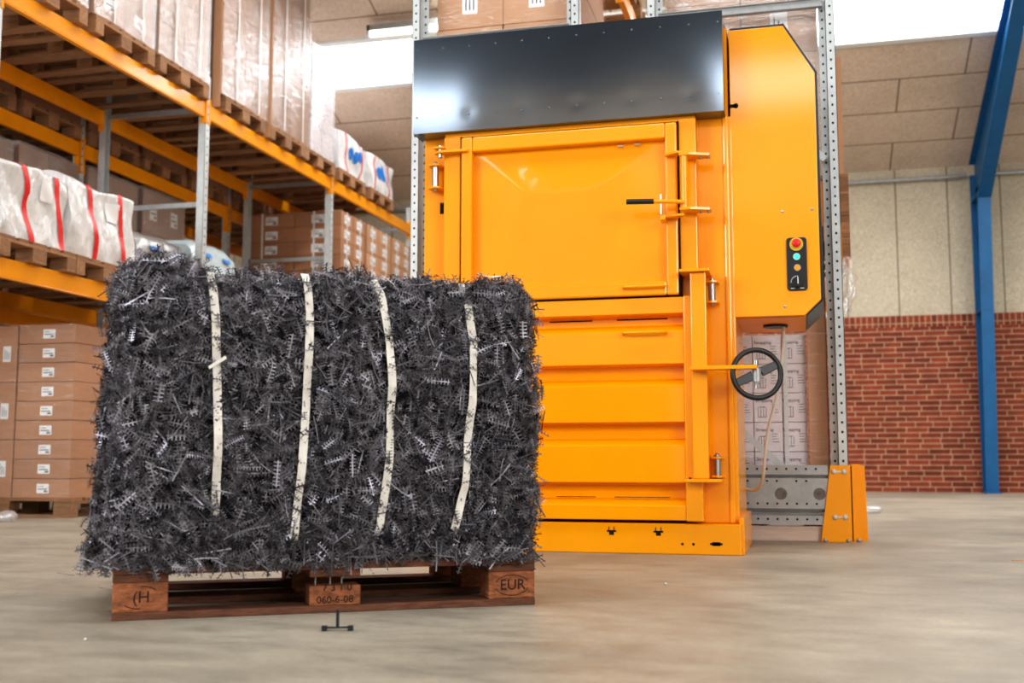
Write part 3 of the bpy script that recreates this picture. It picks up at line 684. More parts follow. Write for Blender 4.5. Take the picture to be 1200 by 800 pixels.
MB().cyl((.0, Yp, 1.245), (.0, Yp-.010, 1.245), .024, n=24).box(-.006, .006, Yp-.026, Yp-.008, 1.226, 1.270).build('rotary_switch', M['black'], cp)
dm = MB()
for a in np.linspace(PI/2, PI, 7): dm.box(.028*math.cos(a)-.002, .028*math.cos(a)+.002, Yp-.0010, Yp-.0004, 1.247+.028*math.sin(a)-.002, 1.247+.028*math.sin(a)+.002)
dm.box(.001, .005, Yp-.0268, Yp-.026, 1.236, 1.268).box(-.030, -.012, Yp-.001, Yp-.0004, 1.217, 1.220).box(.012, .030, Yp-.001, Yp-.0004, 1.217, 1.220)
dm.build('scale_marking', M['paper'], cp)
# hand wheel
wc = Vector((-.186, 5.09, .812)); ax = Vector((.30, -1, .06)).normalized()
hw_ = MB().torus(wc, ax, .108, .012, 48, 12).build('hand_wheel', M['black'], BP)
sx = Vector((math.cos(.42), 0, math.sin(.42))); sx = (sx-ax*sx.dot(ax)).normalized(); sy = ax.cross(sx)
for sg in (-1, 1):
    s_ = MB(); w0, w1, th = .022, .017, .006
    A0 = wc+sx*sg*.02; A1 = wc+sx*sg*.108
    s_.add([A0-sy*w0-ax*th, A0+sy*w0-ax*th, A1+sy*w1-ax*th, A1-sy*w1-ax*th, A0-sy*w0+ax*th, A0+sy*w0+ax*th, A1+sy*w1+ax*th, A1-sy*w1+ax*th],
           [(0, 3, 2, 1), (4, 5, 6, 7), (0, 1, 5, 4), (1, 2, 6, 5), (2, 3, 7, 6), (3, 0, 4, 7)])
    s_.build('spoke', M['black'], hw_, .003)
MB().cyl(wc-Vector((0, 0, .035)), wc+Vector((0, 0, .024)), .020, n=20).cyl(wc-Vector((0, 0, .048)), wc-Vector((0, 0, .035)), .012, .016, n=12).build('hub', M['galv_dark'], hw_)
MB().cyl(wc+Vector((-.004, 0, .038)), wc+Vector((-.004, 0, .060)), .013, n=6).cyl(wc+Vector((-.004, 0, -.066)), wc+Vector((-.004, 0, -.045)), .007, n=10).build('axle_nut', M['chrome'], hw_)
# cable hanging from the cabinet floor
cpts = [(-.07, 5.60, 1.085), (-.075, 5.60, 1.0), (-.088, 5.58, .88), (-.115, 5.58, .72), (-.155, 5.60, .58), (-.175, 5.62, .44), (-.185, 5.66, .36), (-.20, 5.72, .31), (-.225, 5.78, .283), (-.262, 5.83, .278), (-.285, 5.85, .285)]
def smooth(pts, n=6):
    out = []; P = [Vector(p) for p in pts]
    for i in range(len(P)-1):
        p0, p1, p2, p3 = P[max(i-1, 0)], P[i], P[i+1], P[min(i+2, len(P)-1)]
        for k_ in range(n):
            t_ = k_/n; out.append(.5*((2*p1)+(p2-p0)*t_+(2*p0-5*p1+4*p2-p3)*t_*t_+(3*p1-p0-3*p2+p3)*t_**3))
    return out+[P[-1]]
MB().tube(smooth(cpts), .008, 10).build('power_cable', M['cablegrey'], BP)

# ------------------------------------------------------------------ rack frames behind the press (perforated uprights)
def perforated_post(x, y, z1, parent, w=.05, d=.07, face=-1, inner=None, z0=0):
    """C-shaped upright; front flange faces -y; holes are a dark pattern on its faces"""
    p = MB().box(x-w/2, x+w/2, y, y+.003, z0, z1).box(x-w/2, x-w/2+.003, y, y+d, z0, z1).box(x+w/2-.003, x+w/2, y, y+d, z0, z1)
    if inner: p.box(min(x+inner*w/2, x+inner*(w/2+.036)), max(x+inner*w/2, x+inner*(w/2+.036)), y+d-.006, y+d-.003, z0, z1)
    z = z0+.06
    while z < z1-.03:
        for cx, cy in ((x, y-.0006),)+(((x+inner*(w/2+.016), y+d-.0066),) if inner else ()):
            a = [(cx+.0062*math.cos(t_), cy, z+.0075*math.sin(t_)) for t_ in np.linspace(0, 2*PI, 9)[:-1]]
            p.add(a, [tuple(range(8))], 1)
        z += .052
    return p.build('upright', [M['galv'], M['hole']], parent)
def end_frame(label, xa, xb, y, z1, zbr, diag, group=None):
    t = thing('rack_ladder', label, 'rack frame', (0, 0, 0))
    perforated_post(xa, y, z1, t, inner=1); perforated_post(xb, y, z1, t, inner=-1)
    for z in zbr:
        MB().box(xa+.04, xb-.04, y+.02, y+.024, z-.025, z+.025).box(xa+.04, xb-.04, y+.005, y+.045, z+.021, z+.025).box(xa+.04, xb-.04, y+.005, y+.045, z-.025, z-.021).build('brace', M['galv_dark'], t)
    for (x0, z0, x1, z1_) in diag:
        d = Vector((x1-x0, 0, z1_-z0)).normalized(); nrm = Vector((-d.z, 0, d.x))*.018; a, b = Vector((x0, y+.03, z0)), Vector((x1, y+.03, z1_)); o_ = Vector((0, .022, 0))
        MB().add([a-nrm, a+nrm, b+nrm, b-nrm, a-nrm+o_, a+nrm+o_, b+nrm+o_, b-nrm+o_], [(0, 3, 2, 1), (4, 5, 6, 7), (0, 1, 5, 4), (1, 2, 6, 5), (2, 3, 7, 6), (3, 0, 4, 7)]).build('diagonal_brace', M['galv'], t)
    return t
YE = 6.32
end_frame('galvanised perforated rack frame rising behind the hinge side of the press', -2.245, -1.245, YE, 5.2, (.5, 3.00, 4.2), ((-2.2, 3.0, -1.28, 2.1), (-2.2, 1.2, -1.28, .5)))
end_frame('galvanised perforated rack frame rising behind the control cabinet of the press', -.79, .215, YE, 5.2, (3.005, 4.2), ((-.75, 3.0, .17, 2.1), (-.72, .96, -.05, .34)))

# rack end guard: sheet barrier between two orange protectors
g = thing('rack_end_guard', 'galvanised sheet barrier with round holes between orange rack end posts', 'rack guard', (0, 0, 0))
Yg = 6.20
gp = [(Yg, .352), (Yg, .402), (Yg+.02, .402), (Yg+.02, .398), (Yg+.004, .398), (Yg+.004, .352), (Yg+.026, .332), (Yg+.004, .328), (Yg+.004, .175), (Yg+.03, .155), (Yg+.03, .15), (Yg+.0, .172), (Yg+.0, .332), (Yg+.022, .336)]
sheet = MB().prism(gp, 'X', -.95, .13)
for x in np.arange(-.90, .12, .051):
    for z in (.382, .318, .198):
        if z == .318 and int(round((x+.9)/.051)) % 3 == 1: continue
        sheet.add([(x+.006*math.cos(a), Yg-.0008, z+.006*math.sin(a)) for a in np.linspace(0, 2*PI, 11)[:-1]], [tuple(range(10))], 1)
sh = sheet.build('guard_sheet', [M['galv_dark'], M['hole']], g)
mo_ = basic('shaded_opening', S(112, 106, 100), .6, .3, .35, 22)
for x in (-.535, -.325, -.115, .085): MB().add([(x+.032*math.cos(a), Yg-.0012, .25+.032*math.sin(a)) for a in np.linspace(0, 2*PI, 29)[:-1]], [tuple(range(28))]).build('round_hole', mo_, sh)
lo_ = MB().prism([(Yg, .088), (Yg, .135), (Yg+.05, .150), (Yg+.05, .146), (Yg+.005, .131), (Yg+.005, .088)], 'X', -.95, .13)
for x in np.arange(-.90, .11, .051): lo_.add([(x+.006*math.cos(a), Yg-.0008, .116+.006*math.sin(a)) for a in np.linspace(0, 2*PI, 11)[:-1]], [tuple(range(10))], 1)
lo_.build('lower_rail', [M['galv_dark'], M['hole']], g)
bx('kick_board', M['wood_light'], g, -.95, .12, Yg+.02, Yg+.06, 0, .078, .003)
def protector(s, x):
    MB().prism([(x-.022*s, 0), (x+.145*s, 0), (x+.145*s, .402), (x+.035*s, .402)], 'Y', Yg-.012, Yg-.004).build('end_plate', O, g, .002)
    q_ = g.children[-1]
    MB().box(min(x+.137*s, x+.145*s), max(x+.137*s, x+.145*s), Yg-.012, Yg+.30, 0, .402).build('side_plate', O, q_)
    MB().prism([(min(x+.146*s, x+.185*s), Yg+.04), (max(x+.146*s, x+.185*s), Yg+.04), (max(x+.146*s, x+.185*s), Yg+.06), (min(x+.146*s, x+.185*s), Yg+.06)], 'Z', 0, .408).build('rib_plate', O, q_)
    MB().prism([(x+.185*s, 0), (x+.222*s, 0), (x+.214*s, .400), (x+.185*s, .405)], 'Y', Yg+.10, Yg+.108).build('rib_plate', O, q_)
    for z in (.368, .130):
        MB().dome((x+.052*s, Yg-.012, z), (0, -1, 0), .014, .012, 14).dome((x+.104*s, Yg-.012, z), (0, -1, 0), .014, .012, 14).box(min(x+.052*s, x+.104*s), max(x+.052*s, x+.104*s), Yg-.016, Yg-.012, z-.004, z+.004).build('bolt_pair', M['galv'], q_)
    for dx in (0, .118, .172):
        MB().dome((x+dx*s, Yg-.014-(0 if dx < .15 else -.045), .008), (0, -1, .3), .012, .014, 10).build('anchor_bolt', M['galv_dark'], q_)
protector(1, .108)

# ------------------------------------------------------------------ cartons
def carton_mesh(name, sx, sy, sz, m, label_sides=(), tape=False, lsize=(.11, .075), loff=0, vertical=False):
    """origin at base centre; returns Empty-less carton: a mesh with children for sticker and tape"""
    o = bx(name, m, None, -sx/2, sx/2, -sy/2, sy/2, 0, sz, .004)
    lw, lh = lsize
    def sticker(side):
        s_ = MB()
        def R(u0, u1, z0, z1, mi, off):
            if side == '+x': s_.quad((sx/2+off, u0, z0), (sx/2+off, u1, z0), (sx/2+off, u1, z1), (sx/2+off, u0, z1), mi)
            else: s_.quad((u0, -sy/2-off, z0), (u1, -sy/2-off, z0), (u1, -sy/2-off, z1), (u0, -sy/2-off, z1), mi)
        cz = sz*.5; cu = loff
        R(cu-lw/2, cu+lw/2, cz-lh/2, cz+lh/2, 0, .0012)
        if vertical:
            for k_ in range(3): R(cu-lw*.30+k_*lw*.25, cu-lw*.22+k_*lw*.25, cz-lh*.35, cz+lh*(.3-.1*k_), 1, .0018)
        else:
            R(cu-lw*.4, cu+lw*.35, cz-lh*.10, cz+lh*.0, 1, .0018); R(cu-lw*.4, cu+lw*.1, cz+lh*.2, cz+lh*.26, 1, .0018); R(cu+lw*.1, cu+lw*.4, cz-lh*.38, cz-lh*.2, 1, .0018)
        s_.build('label', [M['paper'], M['print']], o)
    for sd in label_sides: sticker(sd)
    if tape: MB().box(-sx/2-.001, sx/2+.001, -.024, .024, sz-.03, sz+.001).build('tape', M['tape'], o)
    return o
def stack(phrase, x0, x1, y0, y1, z0, nx, ny, nz, h, m, proto_kw={}, name='carton', adj='brown', visible=lambda i, j, k: True, group=None, xn=None, yn=None):
    """cartons x: nx, y: ny, z: nz; each gets a label naming its layer and its column"""
    sx, sy = (x1-x0)/nx, (y1-y0)/ny
    proto = None
    for k in range(nz):
        for i in range(nx):
            for j in range(ny):
                if not visible(i, j, k): continue
                if proto is None: proto = o = carton_mesh(name, sx-.006, sy-.006, h-.003, m, **proto_kw)
                else: o = copy_tree(proto)
                o.location = (x0+sx*(i+.5)+random.uniform(-.003, .003), y0+sy*(j+.5)+random.uniform(-.003, .003), z0+h*k)
                w = '%s carton, %s layer' % (adj, order(nz-1-k, nz)) if nz > 1 else adj+' carton'
                cn = ((' '+xn[i]) if xn else '')+((' '+yn[j]) if yn else '')
                tag(o, '%s,%s %s' % (w, cn + ',' if cn else '', phrase), 'carton', group or 'cartons of the '+phrase)
def wrap(name, label, x0, x1, y0, y1, z0, z1, m, straps=(), bulge=.012, seed=0, sm=None, cat='wrap', front_straps=()):
    """film hood round a load: a wavy box open below, straps as parts"""
    mb = MB(); n = 14; r = np.random.default_rng(seed)
    def side(P, Q, nrm):
        vs = []; H_ = 16
        for j in range(H_+1):
            for i in range(n+1):
                u, w = i/n, j/H_; o = bulge*(1+.7*math.sin(u*9+seed+w*3)*math.sin(w*14+seed*2))*math.sin(min(u, 1-u)*PI+.0)
                o += .004
                vs.append((P[0]+(Q[0]-P[0])*u+nrm[0]*o, P[1]+(Q[1]-P[1])*u+nrm[1]*o, z0+(z1-z0)*w))
        mb.add(vs, [(j*(n+1)+i, j*(n+1)+i+1, (j+1)*(n+1)+i+1, (j+1)*(n+1)+i) for j in range(H_) for i in range(n)], 0, True)
    side((x0, y0), (x1, y0), (0, -1)); side((x1, y0), (x1, y1), (1, 0)); side((x1, y1), (x0, y1), (0, 1)); side((x0, y1), (x0, y0), (-1, 0))
    mb.quad((x0, y0, z1+.004), (x1, y0, z1+.004), (x1, y1, z1+.004), (x0, y1, z1+.004))
    o = mb.build(name, m); tag(o, label, cat)
    for y in straps: MB().box(x1+bulge*1.8+.004, x1+bulge*1.8+.006, y-.010, y+.010, z0, z1).box(x0, x1+bulge*1.8+.006, y-.010, y+.010, z1+.006, z1+.008).build('packing_strap', sm or M['strap'], o)
    for x in front_straps: MB().box(x-.010, x+.010, y0-bulge*1.8-.006, y0-bulge*1.8-.004, z0, z1).box(x-.010, x+.010, y0-bulge*1.8-.006, y1, z1+.006, z1+.008).build('packing_strap', sm or M['strap'], o)
    return o

# ------------------------------------------------------------------ the long racks on the left
FX = -5.15                                  # aisle face of the first rack
YS = (6.15, 8.89, 11.68, 14.40)
bays = [(YS[i], YS[i+1]) for i in range(3)]
ZU, ZL = 3.65, 1.78                          # beam tops
def rack_upright(label, xf, xr, y, h, top_diag=True):
    t = thing('rack_ladder', label, 'rack frame', (0, 0, 0))
    for x in (xf, xr):
        s_ = 1 if x == xf else -1
        p = MB().box(min(x, x-.07*s_), max(x, x-.07*s_), y-.0375, y-.0345, 0, h).box(min(x, x-.07*s_), max(x, x-.07*s_), y+.0345, y+.0375, 0, h).box(min(x-.003*s_, x), max(x-.003*s_, x), y-.0375, y+.0375, 0, h)
        z = .1
        while z < h-.05:
            p.add([(x+.0006*s_, y+.008*math.cos(a), z+.010*math.sin(a)) for a in np.linspace(0, 2*PI, 7)[:-1]], [tuple(range(6))[::s_]], 1); z += .075
        p.box(x-.1 if s_ > 0 else x-.03, x+.03 if s_ > 0 else x+.1, y-.06, y+.06, 0, .006).build('upright', [M['galv'], M['hole']], t)
    a, b = xr+.07, xf-.07
    for z in (.4, 1.55, 2.72, 3.6): MB().box(a, b, y-.015, y+.015, z-.022, z+.022).build('brace', M['galv_dark'], t)
    for z0, z1 in ((.4, 1.55), (1.55, 2.72))[:2 if top_diag else 1]:
        MB().tube([(a, y, z0), (b, y, z1)] if z0 != 1.55 else [(b, y, z1), (a, y, z0)], .016, 6).build('diagonal_brace', M['galv_dark'], t)
    return t
def beam(label, x, y0, y1, zt, s_=1, h=.125, group=None, end_h=.22):
    """box beam with hook-on end connectors; x = its outer face, s_=+1 faces the aisle"""
    t = thing('rack_beam', label, 'rack beam', (0, 0, 0))
    if group: t['group'] = group
    xa, xb = sorted((x-.005*s_, x-.055*s_))
    MB().box(xa, xb, y0+.045, y1-.045, zt-h, zt).box(xa+(.01 if s_ > 0 else 0), xb-(0 if s_ > 0 else .01), y0+.045, y1-.045, zt-h-.012, zt-h).build('beam', M['rackorange'], t, .004)
    for y in (y0, y1):
        sg = 1 if y == y0 else -1
        xa2, xb2 = sorted((x+.006*s_, x-.05*s_))
        MB().box(xa2, xb2, min(y+.038*sg, y+.046*sg), max(y+.038*sg, y+.046*sg), zt-end_h+.03, zt+.05).box(min(x+.002*s_, x+.006*s_), max(x+.002*s_, x+.006*s_), min(y+.012*sg, y+.046*sg), max(y+.012*sg, y+.046*sg), zt-end_h+.03, zt+.05).build('connector', M['rackorange'], t, .002)
    return t
pos = ['at the camera end', 'beside the tall post', 'behind the first bracing', 'at the far end']
bayn = ['first bay from the camera', 'middle bay', 'last bay before the wall']
for i, y in enumerate(YS):
    rack_upright('galvanised upright frame of the aisle rack, %s' % ['first from the camera', 'second, rising above the bale', 'third, beside the labelled cartons', 'last before the wall'][i], FX, FX-1.1, y, 3.9, i != 1)
    rack_upright('galvanised upright frame of the rear rack, %s' % ['first from the camera', 'second, behind the bagged goods', 'third, half hidden', 'last before the wall'][i], FX-1.30, FX-2.4, y, 3.7, i != 1)
for i, (a, b) in enumerate(bays):
    beam('orange upper front beam of the aisle rack, %s' % bayn[i], FX, a, b, ZU)
    beam('orange lower front beam of the aisle rack, %s' % bayn[i], FX, a, b, ZL)
    beam('orange upper rear beam of the aisle rack, %s' % bayn[i], FX-1.1, a, b, ZU, -1)
    beam('orange lower rear beam of the aisle rack, %s' % bayn[i], FX-1.1, a, b, ZL, -1)
    beam('orange upper front beam of the rear rack, %s' % bayn[i], FX-1.30, a, b, 3.38, end_h=.33)
    beam('orange lower front beam of the rear rack, %s' % bayn[i], FX-1.30, a, b, 1.70, end_h=.30)
    beam('orange upper back beam of the rear rack, %s' % bayn[i], FX-2.4, a, b, 3.38, -1)
    beam('orange lower back beam of the rear rack, %s' % bayn[i], FX-2.4, a, b, 1.70, -1)
MB().box(FX+.0002, FX+.0012, 6.16, 6.24, 1.69, 1.75).build('beam_label', M['paper'], [o for o in bpy.data.objects if o.get('label', '').startswith('orange lower front beam of the aisle rack, first')][0])
XC = FX-.54                                   # pallet centre in the aisle rack
# upper level, aisle rack: (y centre, y half-width, stack height, phrase)
up = [(6.62, .41, 1.40, 'first tall stack of the upper shelf'), (7.52, .41, 1.5, 'second tall stack of the upper shelf'), (8.40, .41, 1.5, 'third tall stack of the upper shelf'),
      (9.50, .46, 1.75, 'first tall stack beyond the upper shelf post'), (10.50, .45, 1.75, 'second tall stack beyond the upper shelf post'), (11.30, .30, 1.22, 'white-wrapped stack last on the upper shelf')]
shortp = ['front stack, upper shelf', 'second stack, upper shelf', 'third stack, upper shelf', 'first stack past the upper shelf post', 'second stack past the upper shelf post', 'white-wrapped stack, upper shelf']
for i, (y, hw2, h, ph) in enumerate(up):
    pallet(XC, (y if i < 4 else 10.42) if i < 5 else 11.225, ZU, 'wooden pallet under the '+ph)
    nz = 5 if i < 3 else 6
    if i == 5: nz = 4
    stack(shortp[i], XC-.59, XC+.575, y-hw2, y+hw2, ZU+.144, 1, 2, nz, h/nz, M['cardboard_grey'] if i != 5 else M['carton_white'], dict(label_sides=('+x',), lsize=(.15, .10)) if i < 2 else {},
          adj='wrapped brown' if i != 5 else 'wrapped pale', yn=['near column', 'far column'])
    wrap('film_wrap', 'glossy clear stretch film round the '+ph if i != 5 else 'milky white stretch film round the last tall stack on the upper shelf',
         XC-.60, XC+.585, y-hw2-.005, y+hw2+.005, ZU+.148, ZU+.15+h, (M['film'] if i < 3 else M['film_bright']) if i != 5 else M['film_white'], straps=(y-hw2*.45, y+hw2*.5) if i != 5 else (), seed=i+1)
bx_ = MB()
for y in (8.985, 9.995):             # cardboard corner boards
    tag(bx('corner_board', M['cardboard_light'], None, XC+.52, XC+.60, y, y+.008, ZU+.001, ZU+1.9), 'tall cardboard corner board on the %s stack past the upper shelf post' % ('first' if y < 9.5 else 'second'), 'corner board')
# white bagged goods
def bag(label, x0, x1, y0, y1, z0, z1, seed, tapes, tape_w=.055, prints=False, rough=.026, n=26, topsag=.014):
    """film-hooded load: one wavy closed surface, tapes follow the same surface"""
    r = np.random.default_rng(seed); ph = r.uniform(0, 6.28, 12)
    def surf(s, w, off=0.):
        # s runs round +x face (0..1): y; w from bottom to top then over the top (0..1 face, 1..2 roof)
        y = y0+(y1-y0)*s
        if w <= 1:
            z = z0+(z1-z0)*w; x = x1
            x += rough*(math.sin(w*6+ph[0]+s*2.5)*.6+math.sin(s*8+ph[1]+w*3)*.5+.35*math.sin(s*19+w*11+ph[2]))-rough*1.1*w**3
            z += topsag*math.sin(s*7+ph[3])*w**3
        else:
            t_ = w-1; x = x1-rough*1.1+(x0-x1)*t_; z = z1+topsag*math.sin(s*7+ph[3])+.05*math.sin(min(t_*2.2, 1)*PI)+.02*math.sin(t_*14+s*5)
        return Vector((x+off, y, z+off*(1 if w > .97 else 0)))
    mb = MB(); K = 30; vs = []
    for j in range(2*K+1):
        for i in range(n+1): vs.append(surf(i/n, j/K))
    mb.add(vs, [(j*(n+1)+i, j*(n+1)+i+1, (j+1)*(n+1)+i+1, (j+1)*(n+1)+i) for j in range(2*K) for i in range(n)], 0, True)
    for s in (0, 1):                          # end faces
        e_ = [surf(s, j/K) for j in range(2*K+1)]+[Vector((x0, y0+(y1-y0)*s, z0))]
        m_ = len(e_); c_ = sum(e_, Vector())/m_; c_.y += (.012 if s else -.012)
        mb.add(e_+[c_], [((i, (i+1) % m_, m_) if s else ((i+1) % m_, i, m_)) for i in range(m_)], 0, True)
    o = mb.build('bagged_load', M['bag']); tag(o, label, 'bagged goods', None)
    for s, lean in tapes:
        tp = []
        for j in range(int(1.5*K)+1):
            w = j/K; a = s+lean*(min(w, 1)-.5)+.012*math.sin(w*9+s*20)
            p = surf(a, w, .006); tp += [p-Vector((0, tape_w/2, 0)), p+Vector((0, tape_w/2, 0))]
        MB().add(tp, [(2*j, 2*j+1, 2*j+3, 2*j+2) for j in range(len(tp)//2-1)], 0, True).build('red_tape', M['red'], o)
    if prints:
        for s, w, rw, rh in prints:
            pts = [surf(s+rw*math.cos(a), w+rh*math.sin(a), .010) for a in np.linspace(0, 2*PI, 17)[:-1]]
            MB().add(pts, [tuple(range(16))], 0).build('blue_print', M['bluep'], o)
    else:
        s = .58
        pv = [surf(s+.17*i/6, .60+.27*j/6, .010) for j in range(7) for i in range(7)]
        MB().add(pv, [(j*7+i, j*7+i+1, (j+1)*7+i+1, (j+1)*7+i) for j in range(6) for i in range(6)], 0, True).build('document_pouch', M['paper'], o)
    return o
zb = ZL+.144
pallet(XC, 6.60, ZL, 'wooden pallet under the first white bagged load on the lower shelf')
pallet(XC, 7.41, ZL, 'wooden pallet under the second white bagged load on the lower shelf')
bag('white film-hooded load with red tape, first on the lower shelf', XC-.6, XC+.56, 6.21, 6.92, zb+.002, zb+.52, 3, [(.40, -.10), (.90, -.12)])
bag('white film-hooded load with red tape, second on the lower shelf beside the bale', XC-.6, XC+.55, 6.96, 7.78, zb+.002, zb+.56, 5, [(.36, -.02), (.80, -.06)])
pallet(XC, 12.15, ZU, 'wooden pallet under the first white bagged load on the upper shelf')
pallet(XC, 13.12, ZU, 'wooden pallet under the second white bagged load on the upper shelf')
bag('white bagged load with blue print, first on the upper shelf', XC-.6, XC+.575, 11.76, 12.56, ZU+.146, 4.26, 8, [(.30, .02), (.86, .10)], .03, [(.47, .55, .07, .16), (.62, .52, .07, .16), (.77, .6, .06, .16)], .02)
bag('white bagged load with blue print, second and last on the upper shelf', XC-.6, XC+.575, 12.70, 13.56, ZU+.146, 4.24, 9, [(.26, .04), (.80, .10)], .03, [(.40, .55, .07, .18), (.55, .62, .09, .22), (.68, .5, .05, .12)], .02)
# flat film-covered packs on the lower shelf near the tall post
def flat_pack(label, x0, x1, y0, y1, z0, z1, seed, m):
    r = np.random.default_rng(seed); vs = []; n = 12; mb = MB()
    prof_ = [(x1, z0), (x1+.01, z0+(z1-z0)*.4), (x1-.02, z1-.06), (x1-.08, z1), (x0+.2, z1+.03), (x0, z1-.1), (x0, z0)]
    for i in range(n+1):
        y = y0+(y1-y0)*i/n; e = 1-.10*(abs(i/n-.5)*2)**6
        for (x, z) in prof_: vs.append((x+r.uniform(-.008, .008), y, z0+(z-z0)*e+r.uniform(-.008, .008)))
    k_ = len(prof_)
    mb.add(vs, [(i*k_+j, (i+1)*k_+j, (i+1)*k_+j+1, i*k_+j+1) for i in range(n) for j in range(k_-1)], 0, True)
    mb.add(vs, [tuple(range(k_))[::-1], tuple(n*k_+j for j in range(k_))])
    o = mb.build('film_covered_pack', m); tag(o, label, 'film pack')
    for y in (y0+(y1-y0)*.25, y0+(y1-y0)*.7): MB().quad((x1+.014, y, z1-.14), (x1+.014, y+.14, z1-.14), (x1-.008, y+.14, z1-.10), (x1-.008, y, z1-.10)).build('blue_print', M['bluep'], o)
    return o
M['bluefilm'] = basic('pale_blue_film', S(190, 205, 210), .18, 0, .10, 7, bump=.5, bscale=9)
M['greyfilm'] = basic('grey_film', S(150, 148, 146), .2, 0, .2, 7, bump=.5, bscale=9)
pallet(XC, 8.36, ZL, 'wooden pallet under the grey film pack beside the tall post')
flat_pack('low pack under dull grey film with blue print, before the tall post', XC-.6, XC+.45, 7.98, 8.78, zb+.012, 2.32, 2, M['greyfilm'])
pallet(XC-.05, 9.42, ZL, 'wooden pallet under the pale blue film pack beyond the tall post')
flat_pack('low pack under shiny pale blue film beyond the tall post', XC-.6, XC+.33, 9.05, 9.85, zb+.012, 2.46, 4, M['bluefilm'])
# labelled cartons in the last bay, lower level
hC = .174; nC = 8
ys = [(11.86, 12.58), (12.66, 13.46), (13.54, 14.25)]
nm = ['first labelled stack, lower shelf', 'second labelled stack, lower shelf', 'third labelled stack, lower shelf']
for i, (a, b) in enumerate(ys):
    pallet(XC, (a+b)/2, ZL, 'wooden pallet under the %s labelled carton stack of the lower shelf' % ['first', 'second', 'third'][i])
    nx = 2 if i == 0 else 1
    stack(nm[i], XC-.6 if i == 0 else XC, XC+.585, a, b, zb, nx, 2, nC, hC, M['cardboard'] if i == 0 else M['cardboard_light'], dict(label_sides=('+x', '-y') if i == 0 else ('+x',), lsize=(.16, .10)),
          xn=['inner' if i == 0 else '', 'outer'][2-nx:] if nx == 2 else None, yn=['near column', 'far column'], visible=(lambda i_, j, k: i_ == 1 or j == 0) if i == 0 else (lambda i_, j, k: True), group='cartons of the '+nm[i])
    for y in (a+.16, b-.16):
        tag(bx('packing_strap', M['strap'], None, XC+.587, XC+.590, y-.012, y+.012, zb, zb+nC*hC+.004), 'white strap on the aisle face of the %s labelled stack, %s' % (['first', 'second', 'third'][i], 'near edge' if y < (a+b)/2 else 'far edge'), 'strap')
    if i == 0:
        for x in (XC-.42, XC+.24): tag(bx('packing_strap', M['strap'], None, x-.012, x+.012, a-.004, a-.001, zb, zb+nC*hC+.004), 'white strap on the end face of the first labelled stack, %s' % ('inner' if x < XC else 'outer'), 'strap')
# floor stack under the rack
FXs = -5.275
pallet(FXs-.585, 7.68, 0, 'wooden pallet on the floor under the wrapped carton stack')
hF = .1455
stack('wrapped floor stack', FXs-.50, FXs, 7.285, 8.06, .144, 1, 1, 9, hF, M['cardboard'], dict(label_sides=('-y',), lsize=(.105, .070), loff=.02), xn=None)
stack('wrapped floor stack, tall cartons', FXs-1.14, FXs-.505, 7.285, 8.06, .144, 1, 1, 3, hF*3, M['cardboard'], dict(label_sides=('-y',), lsize=(.07, .12), loff=.225, vertical=True), adj='tall brown')
wrap('film_wrap', 'clear stretch film round the carton stack on the floor', FXs-1.145, FXs+.004, 7.28, 8.065, .147, .144+9*hF+.008, M['film_clear'], seed=9, bulge=.006)
# rear rack loads
XR2 = FX-1.86
for i, (y, z) in enumerate(((7.55, 3.12), (8.43, 3.15), (9.40, 3.18), (10.30, 3.20))):
    pallet(XR2, y, 1.70, 'wooden pallet under the %s carton stack of the rear rack' % ['first', 'second', 'third', 'fourth'][i])
    ph = '%s stack, rear rack lower shelf' % ['first', 'second', 'third', 'fourth'][i]
    stack(ph, XR2-.1, XR2+.56, y-.40, y+.40, 1.844, 1, 2, 3, (z-1.844)/3, M['cardboard_grey'], dict(label_sides=('+x',), lsize=(.13, .16)) if i == 3 else {}, yn=['near column', 'far column'])
    wrap('film_wrap', 'clear film round the %s carton stack of the rear rack' % ['first', 'second', 'third', 'fourth'][i], XR2-.105, XR2+.565, y-.405, y+.405, 1.848, z+.01, M['film'], seed=20+i)
for i, y in enumerate((6.62, 7.52, 8.42, 9.36, 10.26, 11.16, 12.15, 13.05, 13.93)):
    w = ['first', 'second', 'third', 'fourth', 'fifth', 'sixth', 'seventh', 'eighth', 'last'][i]
    pallet(XR2, y, 3.38, 'wooden pallet on the rear rack upper shelf, %s from the camera' % w)
    o = carton_mesh('pallet_carton', 1.16, .82, .75, M['cardboard_grey']); o.location = (XR2, y, 3.524)
    tag(o, 'large dark brown carton on the rear rack upper shelf, %s from the camera' % w, 'carton', 'large cartons on the rear rack')

# ------------------------------------------------------------------ loads in the racks behind the press
YK = 6.50
MB_ = None
ra = [('hinge side', -2.17, -1.30), ('cabinet side', -.72, .150)]
for i, (nm_, x0, x1) in enumerate(ra):
    zt = 1.95
    for xx, s_ in ((x0-.02, 0), (x1-.03, 1)):
        beam('orange shelf beam behind the press, %s, %s' % (nm_, 'inner' if s_ else 'outer'), xx+.055, YE+.09, 9.2, zt, 1)
    pallet((x0+x1)/2, YK+.62, zt, 'wooden pallet on the high shelf behind the press, %s' % nm_, PI/2)
    stack('high shelf stack behind the press %s' % nm_, x0, x1, YK, YK+1.2, zt+.144, 2, 1, 5, .345, M['cardboard_light'], dict(label_sides=('-y',), lsize=(.10, .16), vertical=True), adj='wrapped brown', xn=['outer' if i == 0 else 'inner', 'inner' if i == 0 else 'outer'])
    wrap('film_wrap', 'glossy film round the high carton stack behind the press, %s' % nm_, x0-.005, x1+.005, YK-.01, YK+1.21, zt+.147, zt+.15+5*.345, M['film_clear'] if i == 0 else M['film'], seed=30+i, bulge=.008)
